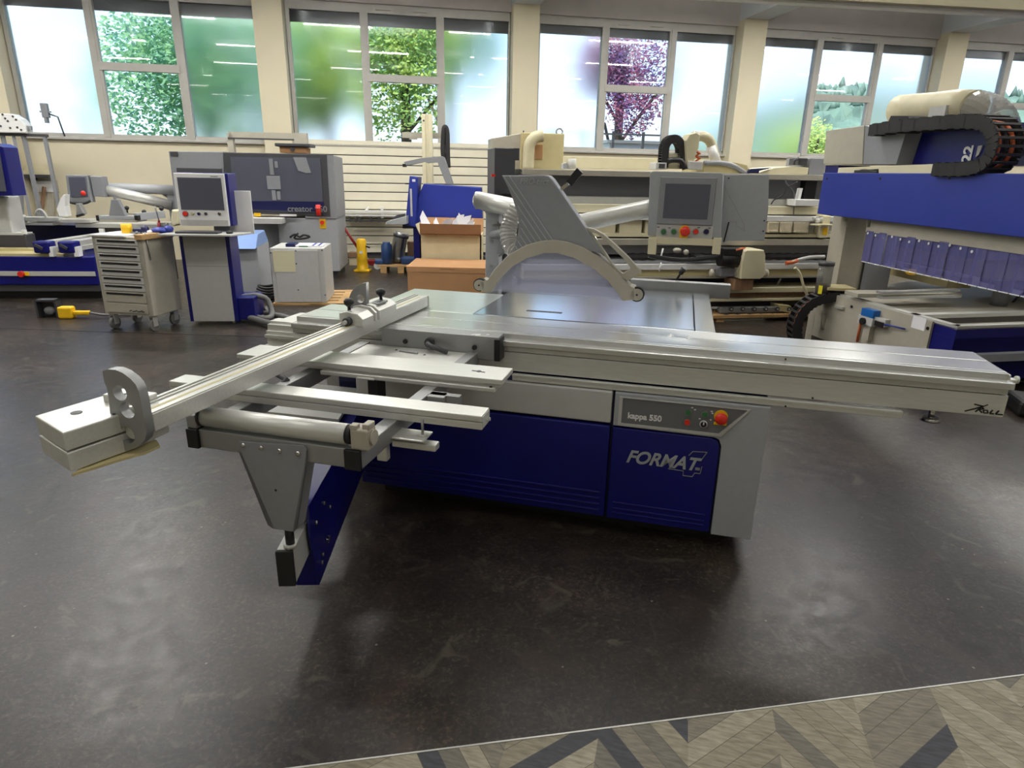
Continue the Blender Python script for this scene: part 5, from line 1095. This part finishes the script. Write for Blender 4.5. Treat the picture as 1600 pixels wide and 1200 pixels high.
# roller rails low down, lying on a plank
for v in (483, 493):
    rr = rail(v-4, v+4, -.06, .08, 'alu_dark', 'roller_rail', x0=N_.hit(1122, 480, y=0).x, x1=N_.hit(1218, 480, y=0).x)
    for k in range(6):
        p = N_.hit(1142+18*k-(8 if v > 490 else 0), v-.3, y=-.07); w = part('roller', MB().cyl((p.x, -.085, p.z), (p.x, -.06, p.z), .026, 14), 'dark', rr); part('roller_pin', MB().cyl((p.x, -.09, p.z), (p.x, -.084, p.z), .011, 10), 'light_grey', w)
part('packing_block', MB().prism(poly(N_, [(1216, 476), (1236, 478), (1240, 490), (1218, 486)], -.08), 'y', -.08, .1), 'beige', oc_)
pk = thing('plank', 'long raw wooden plank on the floor under the old machining centre', 'plank', N_)
x0 = N_.hit(1050, 500, y=0).x; m = MB(); m.box(x0, NX1-.1, -.12, .25, .05, .085); part('board', m, 'wood', pk); part('bearer', MB().box(x0+.5, x0+.6, -.1, .25, 0, .05).box(NX1-.6, NX1-.5, -.1, .25, 0, .05), 'wood', pk)
part('foot', MB().box(NX0+.3, NX0+.6, .5, .9, 0, .3).box(NX1-.7, NX1-.4, .5, .9, 0, .3), 'dark', oc_)
# top of the old machine: covers, cable chain, suction hood
part('rear_guard', pb(MB(), N_, 881, 246, 1025, 264, .9, .05, .004), 'cream', oc_)
part('hose_stub', MB().cyl(tuple(N_.hit(894, 248, y=.6)), tuple(N_.hit(894, 264, y=.6)), .045, 12), 'light_grey', oc_); part('latch', MB().prism(poly(N_, [(880, 256), (886, 254), (891, 264), (880, 264)], .6), 'y', .6, .7), 'grey', oc_)
def chain(path, y0, y1, r, mat_in, parent, name='cable_chain', n_sub=6, h=.06, sep=1):
    P = spline([Vector(p) for p in path], n_sub); m = MB(); acc = 0
    for a, b in zip(P, P[1:]):
        d = (b-a).normalized(); nrm = Vector((-d.z, 0, d.x)); c = (a+b)/2; L = (b-a).length*.55
        for yy in (y0, y1-.012):
            v = [m.bm.verts.new(Vector((c.x, yy+dy, c.z)) + d*(sx*L) + nrm*(sz*h/2)) for sx in (-1, 1) for sz in (-1, 1) for dy in (0, .012)]
            for f in ((0, 1, 3, 2), (4, 6, 7, 5), (0, 4, 5, 1), (2, 3, 7, 6), (0, 2, 6, 4), (1, 5, 7, 3)): m.bm.faces.new([v[i] for i in f])
        for sz in (-1, 1):
            v = [m.bm.verts.new(Vector((c.x, yy, c.z)) + d*(sx*L*.38) + nrm*(sz*h/2 + q)) for sx in (-1, 1) for q in (-.005, .005) for yy in (y0, y1)]
            for f in ((0, 1, 3, 2), (4, 6, 7, 5), (0, 4, 5, 1), (2, 3, 7, 6), (0, 2, 6, 4), (1, 5, 7, 3)): m.bm.faces.new([v[i] for i in f])
    ch = part(name, m, 'rubber', parent)
    for k, off in enumerate((.25, .5, .75)):
        yy = y0 + (y1-y0)*off
        part('chain_cable', MB().tube([(p.x, yy, p.z) for p in P], h*.16, 6), mat_in[k % len(mat_in)], ch)
    return ch
cpth = [N_.hit(u, v, y=.3) for u, v in ((1039, 262), (1040, 240), (1042, 226), (1050, 217.5), (1060, 218), (1066, 228), (1067, 244))]
chain(cpth, .3, .42, 0, ('black', 'dark'), oc_, h=.075)
m = MB(); pb(m, N_, 1043, 239, 1066, 264, .35, .25, .01); part('motor_cover', m, 'cream', oc_)
part('junction_box', pb(MB(), N_, 1025, 254, 1042, 265, .25, .2, .008), 'light_grey', oc_); part('box_window', pb(MB(), N_, 1030, 256, 1039, 263, .24, .02), 'dark', oc_)
part('black_cable', MB().tube([tuple(N_.hit(u, v, y=.25)) for u, v in ((1043, 252), (1052, 250), (1064, 252), (1070, 264))], .03, 8, smooth_pts=4), 'black', oc_); part('cable_clutch', pb(MB(), N_, 1066, 230, 1076, 264, .3, .15, .01), 'dark', oc_)
m = MB(); m.prism(poly(N_, [(1072, 220), (1078, 210), (1088, 207), (1094, 210), (1092, 232), (1086, 240), (1084, 262), (1074, 262)], .25), 'y', .25, .42, .01); part('suction_bracket', m, 'duct', oc_)
part('copper_coil', MB().tube([tuple(N_.hit(1090+ (3 if i % 2 else -3), 236+4*i, y=.3)) for i in range(7)], .02, 8), 'orange_cable', oc_)
part('elbow_pipe', MB().tube([tuple(N_.hit(u, v, y=.4)) for u, v in ((1086, 214), (1098, 213), (1108, 219), (1113, 231), (1118, 252))], .055, 14, smooth_pts=6), 'duct', oc_); part('pipe_cap', MB().ball(tuple(N_.hit(1086, 213, y=.4)), .065), 'light_grey', oc_)
part('white_pipe', MB().cyl(tuple(N_.hit(1111, 228, y=.4)), tuple(N_.hit(1119, 255, y=.4)), .058, 16), 'white', oc_)
m = MB(); m.prism(poly(N_, [(1099, 254), (1150, 253), (1168, 257), (1172, 272), (1099, 273)], .3), 'y', .3, .9, .01); hd2 = part('hood', m, 'beige', oc_)
part('hood_strip', MB().tube([tuple(N_.hit(u, v, y=.29)) for u, v in ((1100, 255), (1125, 255), (1145, 259), (1165, 271))], .028, 6, smooth_pts=4), 'mid_grey', hd2); part('vent_box', pb(MB(), N_, 1077, 252, 1098, 265, .2, .2, .008), 'light_grey', oc_)
m = MB(); m.prism(poly(N_, [(1183, 271), (1210, 262), (1240, 260), (1264, 262), (1262, 273), (1183, 273)], .3), 'y', .3, .8, .01); part('cover', m, 'cream', oc_)
m = MB(); m.prism(poly(N_, [(1165, 271), (1172, 264), (1206, 262), (1185, 267), (1184, 271)], .28), 'y', .26, .32); part('cover_lip', m, 'navy', oc_)
part('sensor', pb(MB(), N_, 1248, 247, 1262, 258, .3, .2, .008).tube([tuple(N_.hit(u, v, y=.3)) for u, v in ((1240, 258), (1241, 251), (1248, 247))], .016, 6), 'dark', oc_)
m = MB(); pb(m, N_, 1265, 247, 1290, 275, .3, .5, .01); part('end_cover', m, 'mid_grey', oc_)
# the dark grey column at its left end
cx0, cx1, _, cz1 = R(N_, 772, 231, 804, 400, .2)
part('end_column', MB().box(cx0, cx1, .2, .75, 0, cz1, .01), 'dark', oc_, 'dark grey column at the left end'); part('column_bracket', pb(MB(), N_, 783, 296, 806, 303, .15, .08).box(cx1-.02, cx1+.04, .2, .35, cz1-.12, cz1), 'dark', oc_); part('red_tag', pb(MB(), N_, 768, 272, 774, 276, .15, .04), 'red', oc_)
# beige cabinet with an elbow duct standing behind it
Fbx = at_depth(820, 10.2, .16)
be = thing('electrical_cabinet', 'tall beige cabinet with an elbow duct in front of the wall pillar', 'cabinet', Fbx)
x0, x1, _, z1 = R(Fbx, 814, 208, 881, 264, 0)
part('body', MB().box(x0, x1, 0, .6, 0, z1, .01), 'beige', be)
m = MB(); m.prism(poly(Fbx, [(769, 216), (815, 208), (818, 300), (772, 300)], .05), 'y', .05, .6, .01); part('side_body', m, 'warm_grey', be); part('base', MB().box(x0-.5, x1, .1, .6, 0, .3), 'dark', be)
part('elbow_duct', MB().tube([tuple(Fbx.hit(u, v, y=-.15)) for u, v in ((825, 264), (826, 240), (828, 225), (836, 215), (848, 212))], .085, 16, smooth_pts=5), 'duct', be)
part('door_hatch', pb(MB(), Fbx, 836, 226, 848, 249, -.02, .03, .005), 'card', be)
p = Fbx.hit(874, 206, y=.2); part('lifting_eye', MB().tube([(p.x+.05*math.cos(t), .2, p.z+.045*math.sin(t)) for t in [2*PI*k/14 for k in range(15)]], .012, 6), 'steel', be)
part('cable', MB().cyl(tuple(Fbx.hit(818, 204, y=.2)), tuple(Fbx.hit(818, 209, y=.2)), .012, 6), 'dark', be)

# ------------------------------------------------------------------ gantry machining centre at the right edge
K = Fr(3.0, 6.6, -1.475)                             # x runs towards the viewer, y to the right
gm = thing('gantry_machine', 'blue and grey gantry machining centre filling the right edge of the view', 'machine', K)
zt = 1.628; zb = 1.27
part('gantry_beam', MB().box(.0, 4.0, 0, .55, zb, zt+.03, .006), 'royal', gm)
gbm = gm.children[-1] if gm.children else None
for u, v in ((1292, 279), (1375, 279), (1483, 278)): p = K.hit(u, v, y=-.002); part('bolt_hole', MB().cyl((p.x, -.004, p.z), (p.x, .0, p.z), .012, 8), 'black', gm)
# carriage covers above the beam
def KP(pts, y): return poly(K, pts, y)
m = MB(); m.prism(KP([(1291, 204), (1350, 196), (1347, 257), (1286, 257)], .05), 'y', .05, .5, .006); part('carriage_cover', m, 'warm_grey', gm)
m = MB(); m.prism(KP([(1350, 196), (1416, 206), (1414, 212), (1400, 257), (1347, 257)], .06), 'y', .06, .5, .004); part('carriage_side', m, 'mid_grey', gm)
m = MB(); m.prism(KP([(1290, 258), (1310, 258), (1310, 273), (1288, 273)], .08), 'y', .08, .4); m.prism(KP([(1404, 214), (1418, 200), (1552, 190), (1552, 258), (1398, 257)], .2), 'y', .2, .7, .006); part('carriage_body', m, 'blue', gm)
m = MB(); m.prism(KP([(1310, 262), (1468, 256), (1463, 271), (1308, 273)], .03), 'y', .03, .3, .003); part('cable_tray', m, 'cream', gm)
m = MB(); m.prism(KP([(1335, 266), (1371, 264), (1371, 272), (1334, 272)], .02), 'y', .02, .06); part('tray_opening', m, 'black', gm)
for k in range(3): part('cable', MB().tube([tuple(K.hit(u, v+k*1.5, y=.02)) for u, v in ((1334, 272), (1345, 267), (1358, 267), (1371, 270))], .012, 6, smooth_pts=4), 'rubber', gm)
m = MB(); p = K.hit(1514, 254, y=.19); lt_ = lettering(gm, '22', .12, (p.x, .195, p.z), (PI/2, -PI/2, 0), 'white', bold=.004, name='lettering')
m = MB(); m.prism(KP([(1528, 228), (1535, 227), (1529, 242), (1524, 246)], .19), 'y', .19, .2); part('marking', m, 'light_grey', gm)
cpath = [K.hit(u, v, y=.02) for u, v in ((1368, 204), (1400, 199), (1440, 195), (1480, 192), (1520, 190), (1548, 193), (1560, 206), (1563, 224), (1557, 244), (1543, 258), (1520, 264), (1490, 265), (1468, 265))]
chain(cpath, -.04, .16, 0, ('orange_cable', 'rubber', 'orange_cable'), gm, h=.09, n_sub=2)
part('chain_mount', MB().prism(KP([(1366, 200), (1386, 194), (1392, 181), (1418, 181), (1424, 190), (1440, 190), (1440, 198), (1366, 208)], .0), 'y', .0, .14), 'rubber', gm)
a = K.hit(1418, 172, y=.35); b = K.hit(1500, 166, y=.35); c = K.hit(1522, 168, y=.35)
part('suction_duct', MB().tube([tuple(K.hit(u, v, y=.38)) for u, v in ((1405, 172), (1420, 171), (1460, 169), (1495, 166), (1522, 168))], .125, 18), 'duct', gm)
part('duct_cap', MB().ball(tuple(K.hit(1408, 172, y=.38)), .122, (.45, 1, 1)), 'duct', gm); part('duct_clamp', MB().box(K.hit(1452, 176, y=.24).x, K.hit(1477, 176, y=.24).x, .235, .3, K.hit(1465, 186, y=.24).z, K.hit(1465, 166, y=.24).z), 'light_grey', gm)
part('spiral_hose', MB().tube([tuple(K.hit(u, v, y=.4)) for u, v in ((1518, 168), (1535, 172), (1550, 180), (1558, 190), (1562, 202))], .115, 18, ribs=1, smooth_pts=6), 'clear_hose', gm)
m = MB(); m.prism(KP([(1560, 202), (1600, 216), (1640, 235), (1600, 232), (1560, 232)], .3), 'y', .3, .5); part('blue_bracket', m, 'blue', gm)
# legs and strip curtain
lx0 = K.hit(1302, 400, y=.06).x
def KW(u, v, y): return K.loc(G.hit(u, v, y=y))
cf = K.loc(G.hit(1302, 470, y=6.5)); cg_ = K.loc(G.hit(1331, 470, y=6.5)); ch_ = K.loc(G.hit(1381, 470, y=6.75))
part('column', MB().prism([(cf.x, cf.y), (cg_.x, cg_.y), (ch_.x, ch_.y), (ch_.x-.25, ch_.y), (cf.x-.25, cf.y)], 'z', .3, zb+.01), 'warm_grey', gm)
part('column_side', MB().prism([(cg_.x+.005, cg_.y+.06), (cg_.x+.02, cg_.y+.1), (ch_.x+.01, ch_.y), (ch_.x-.02, ch_.y)], 'z', .3, zb), 'mid_grey', gm)
m = MB(); m.box(.75, 3.8, .08, .40, zb-.075, zb+.005, .003); m.box(.72, 3.8, .07, .12, zb-.11, zb-.07); rlc = part('curtain_rail', m, 'warm_grey', gm)
cz1 = zb-.10; cz0 = .90
m = MB(); rng = random.Random(4)
for i in range(34):
    x = .74 + i*.09; j = rng.uniform(-.006, .006)
    m.box(x, x+.098, .07+j+(.01 if i % 2 else 0), .073+j+(.01 if i % 2 else 0), cz0+rng.uniform(-.004, .004), cz1)
cu_ = part('strip_curtain', m, 'curtain', rlc)
for i in range(34): part('strip_edge', MB().box(.74+i*.09+.008, .74+i*.09+.088, .064, .067, cz0-.003, cz0+.004), 'white', cu_)
for i in range(12): x = .76+i*.11; part('rivet', MB().cyl((x, .069, cz1-.02-.01*(i % 3)), (x, .066, cz1-.02-.01*(i % 3)), .011, 8), 'white', rlc)
# base: grey side panel with service unit, blue front
b0 = K.loc((3.15, 6.05, 0)); b1 = K.loc((3.40, 4.81, 0)); b2 = K.loc((5.4, 5.23, 0)); bz = .55
bA = K.loc(G.hit(1290, 500, y=6.35)); 
part('base', MB().prism([(bA.x-.3, bA.y+.1), (b0.x, b0.y), (b1.x, b1.y), (b2.x, b2.y), (b2.x-1.6, b2.y)], 'z', .10, bz-.10), 'blue', gm)
part('base_skirt', MB().prism([(b1.x, b1.y), (b2.x, b2.y), (b2.x-.05, b2.y), (b1.x-.05, b1.y)], 'z', .12, bz-.02).prism([(b0.x-.1, b0.y), (b1.x, b1.y), (b1.x-.03, b1.y+.05), (b0.x-.1, b0.y+.05)], 'z', .12, bz-.02), 'blue', gm)
sd0 = b0.lerp(b1, -.35); sdv = (b1-b0).normalized(); sn = Vector((-sdv.y, sdv.x, 0)); sn = sn if sn.y < 0 else -sn
e1_ = b0.lerp(b1, .83)
part('side_panel', MB().prism([(sd0.x, sd0.y), (e1_.x, e1_.y), (e1_.x+sn.x*.02, e1_.y+sn.y*.02), (sd0.x+sn.x*.02, sd0.y+sn.y*.02)], 'z', .08, bz-.01), 'warm_grey', gm)
m = MB(); m.prism([(b0.x-.1, b0.y), (b1.x, b1.y), (b1.x-.03, b1.y+.06), (b0.x-.1, b0.y+.06)], 'z', bz-.03, bz); m.prism([(b1.x, b1.y), (b2.x, b2.y), (b2.x-.06, b2.y), (b1.x-.06, b1.y)], 'z', bz-.03, bz); 
b3 = b1.lerp(b0, .32); b4 = b3 + (b2-b1); m.prism([(b3.x, b3.y), (b4.x, b4.y), (b4.x-.08, b4.y), (b3.x-.08, b3.y)], 'z', bz-.03, bz); part('edge_rail', m, 'alu', gm)
part('tray', MB().prism([(b1.x-.03, b1.y+.03), (b2.x-.03, b2.y), (b4.x, b4.y), (b3.x, b3.y+.03)], 'z', bz-.09, bz-.08), 'warm_grey', gm)
part('machine_bed', MB().prism([(b3.x-.08, b3.y+.05), (b4.x-.08, b4.y), (b4.x-2.2, b4.y), (b3.x-1.3, b3.y+.1)], 'z', .2, bz-.05), 'warm_grey', gm)
g0 = b1 + Vector((.012, 0, 0)); part('front_ledge', MB().prism([(b1.x+.0, b1.y), (b2.x, b2.y), (b2.x+.06, b2.y), (b1.x+.06, b1.y+.01)], 'z', .27, .33), 'mid_grey', gm)
# long bright bars of the table
for va, vb, zz in ((453, 457, .66), (462.5, 464.5, .62)):
    a = K.loc(G.hit(1374, vb, z=zz)); b = K.loc(G.hit(1495, va, z=zz)); part('table_bar', MB().bar(tuple(a), tuple(b), .07, .02), 'alu_slide', gm)
a = K.loc(G.hit(1330, 459, z=.6)); b = K.loc(G.hit(1490, 459, z=.6)); part('table_beam', MB().bar(tuple(a), tuple(b), .2, .035), 'warm_grey', gm)
# clutter of the table behind the curtain
m = MB(); m.box(-.9, .9, 1.3, 1.9, .75, .98, .02); m.box(-.6, .5, 1.15, 1.4, .62, .72); part('tool_magazine', m, 'beige', gm)
m = MB(); m.box(.0, 1.3, 1.9, 2.5, .6, 1.15, .03); part('spindle_head', m, 'navy', gm); m = MB(); m.box(.1, 1.2, 1.5, 1.9, .98, 1.2); part('brush_ring', m, 'navy', gm)
a = K.loc(G.hit(1424, 425, y=6.2)); part('yellow_valve', MB().ball(tuple(a), .05, (1.2, 1, .6)), 'yellow', gm)
part('rear_beam', MB().box(-.8, 1.0, 1.0, 3.6, .95, 1.05), 'mid_grey', gm)
pa = K.loc(G.hit(1566, 462, y=6.0)); part('hose_bundle', MB().tube([(pa.x, pa.y-.02, .5), (pa.x, pa.y, .8), (pa.x-.1, pa.y+.1, 1.05)], .07, 12, smooth_pts=4), 'hose_grey', gm)
pa = K.loc(G.hit(1598, 482, y=6.2)); part('cable_loop', MB().tube([(pa.x+.14*math.sin(t)*.3, pa.y+.15*math.cos(t), pa.z+.18*math.sin(t)) for t in [2*PI*k/20 for k in range(21)]], .012, 6), 'black', gm)
# service unit and marks on the side panel
def SP(u, v):                                        # point on the grey side panel
    c = K.loc(EYEP); d = K.Ri @ (CRT*((u-800)/FOC) - CUP*((v-600)/FOC) + CFW); q = b0 + sn*.02
    t = (q-c).dot(sn)/d.dot(sn); return c + d*t
def sbox(u0, v0, u1, v1, out, mat, name, parent, bev=.004):
    a, b = SP(u0, (v0+v1)/2), SP(u1, (v0+v1)/2); zt2, zb2 = SP((u0+u1)/2, v0).z, SP((u0+u1)/2, v1).z
    m = MB(); m.prism([(a.x, a.y), (b.x, b.y), (b.x+sn.x*out, b.y+sn.y*out), (a.x+sn.x*out, a.y+sn.y*out)], 'z', zb2, zt2); return part(name, m, mat, parent)
su = sbox(1350, 494, 1374, 507, .07, 'light_grey', 'regulator', gm); sbox(1356, 483, 1376, 495, .07, 'cyan_blue', 'regulator_cap', su); sbox(1372, 497, 1391, 509, .05, 'light_grey', 'pressure_switch', su); sbox(1355, 507, 1366, 531, .05, 'warm_grey', 'filter_bowl', su); sbox(1375, 502, 1389, 510, .06, 'black', 'switch_socket', su)
p = SP(1360, 501.5); part('gauge', MB().cyl(tuple(p+sn*.07), tuple(p+sn*.09), .032, 16), 'black', su)
part('air_pipe', MB().tube([tuple(SP(1350, 497)+sn*.03), tuple(SP(1347, 510)+sn*.02), tuple(SP(1342, 534)+sn*.02)], .012, 6), 'orange_cable', su); part('air_pipe', MB().tube([tuple(SP(1384, 506)+sn*.05), tuple(SP(1400, 509)+sn*.04), tuple(SP(1417, 514)+sn*.02)], .008, 6), 'royal', su)
sbox(1425, 495, 1447, 515, .003, 'paper', 'paper_notice', gm)
for u, v in ((1331, 479), (1450, 513)): p = SP(u, v); part('bolt_hole', MB().cyl(tuple(p+sn*.002), tuple(p+sn*.006), .014, 10), 'black', gm)
sbox(1308, 478, 1320, 482, .03, 'alu', 'pin', gm)
# oil reservoir and lower cable chain
pc = K.loc(G.hit(1287, 440, y=6.25)); zt3 = K.loc(G.hit(1290, 415, y=6.25)).z; zb3 = K.loc(G.hit(1283, 461, y=6.25)).z
rv = part('oil_reservoir', MB().cyl((pc.x, pc.y, zb3), (pc.x, pc.y, zt3), .068, 20), 'cyl', gm); part('reservoir_cap', MB().cyl((pc.x, pc.y, zt3), (pc.x, pc.y, zt3+.035), .073, 20), 'dark', rv); part('oil', MB().cyl((pc.x, pc.y, zb3+.004), (pc.x, pc.y, zb3+.11), .060, 18), 'oil', rv)
tw_ = K.Ri @ (EYEP - K.w(Vector((pc.x, pc.y, 0)))); tw_.z = 0; tw_.normalize(); sdv2 = Vector((-tw_.y, tw_.x, 0))
q = Vector((pc.x, pc.y, 0)) + tw_*.070; m = MB(); c0 = q + sdv2*.03; c1 = q - sdv2*.002
c0 = q - sdv2*.035; m.prism([(q.x+sdv2.x*.0, q.y+sdv2.y*.0), (c0.x-tw_.x*.012, c0.y-tw_.y*.012), (c0.x-tw_.x*.008, c0.y-tw_.y*.008), (q.x+tw_.x*.004, q.y+tw_.y*.004)], 'z', zb3+.02, zb3+.10); part('yellow_sticker', m, 'label_yellow', rv)
LC = Fr(3.1, 6.2, -.05)
ch2 = [LC.hit(u, v, y=0) for u, v in ((1308, 462), (1290, 465), (1272, 470), (1258, 480), (1248, 494), (1243, 510), (1243, 526), (1249, 538), (1262, 548))]
lc_o = chain(ch2, -.06, .12, 0, ('orange_cable', 'orange_cable', 'black'), gm, name='lower_cable_chain', h=.085, n_sub=2)
lc_o.location = K.loc(LC.o); lc_o.rotation_euler = (0, 0, LC.yaw-K.yaw)
m = MB(); m.box(*sorted((LC.hit(1300, 470, y=.1).x, LC.hit(1328, 470, y=.1).x)), .05, .3, LC.hit(1310, 484, y=.1).z, LC.hit(1310, 455, y=.1).z, .01); part('chain_bracket', m, 'black', lc_o)
part('mount_plate', MB().box(*sorted((LC.hit(1291, 452, y=.0).x, LC.hit(1334, 452, y=.0).x)), -.05, .2, LC.hit(1310, 453, y=0).z, LC.hit(1310, 449, y=0).z), 'beige', lc_o)
part('limit_switch', MB().cyl(tuple(LC.hit(1287, 491, y=.05)), tuple(LC.hit(1285, 514, y=.05)), .02, 10), 'warm_grey', lc_o); part('cable', MB().tube([tuple(LC.hit(u, v, y=.08)) for u, v in ((1298, 480), (1297, 500), (1292, 532))], .022, 8), 'black', lc_o)
part('stop_block', MB().box(*sorted((LC.hit(1271, 505, y=.2).x, LC.hit(1312, 505, y=.2).x)), .2, .35, 0, LC.hit(1290, 492, y=.2).z), 'warm_grey', lc_o)
# black rubber mat and pedal by the right edge
pm = thing('rubber_mat', 'black rubber mat on the floor at the right edge behind the sliding table end', 'mat', on_floor(1590, 590, -.3))
part('mat', MB().prism(circle(.25, .1, .42, 30), 'z', 0, .02), 'rubber', pm); part('edge_ring', MB().tube([(.25+.42*math.cos(t), .1+.42*math.sin(t), .02) for t in [2*PI*k/36 for k in range(37)]], .008, 6), 'mid_grey', pm)
fp2 = thing('foot_pedal', 'black foot pedal on the floor at the right edge below the black mat', 'pedal', on_floor(1592, 645, -.3)); part('pedal_body', MB().box(-.05, .3, -.12, .2, 0, .12, .03), 'black', fp2); part('screw', MB().cyl((-.0, -.121, .06), (-.0, -.126, .06), .012, 8), 'alu', fp2)

# ------------------------------------------------------------------ put every Empty at the base of its thing
bpy.context.view_layer.update()
for o in list(C.objects):
    if o.parent is None and o.type == 'EMPTY' and o.children:
        pts = [c.matrix_world @ Vector(b) for c in o.children_recursive if c.type == 'MESH' for b in c.bound_box]
        lo = Vector([min(p[i] for p in pts) for i in range(3)]); hi = Vector([max(p[i] for p in pts) for i in range(3)])
        new = Vector(((lo.x+hi.x)/2, (lo.y+hi.y)/2, lo.z))
        dl = Matrix.Rotation(-o.rotation_euler.z, 3, 'Z') @ (o.location - new)
        for c in o.children: c.location = c.location + dl
        o.location = new
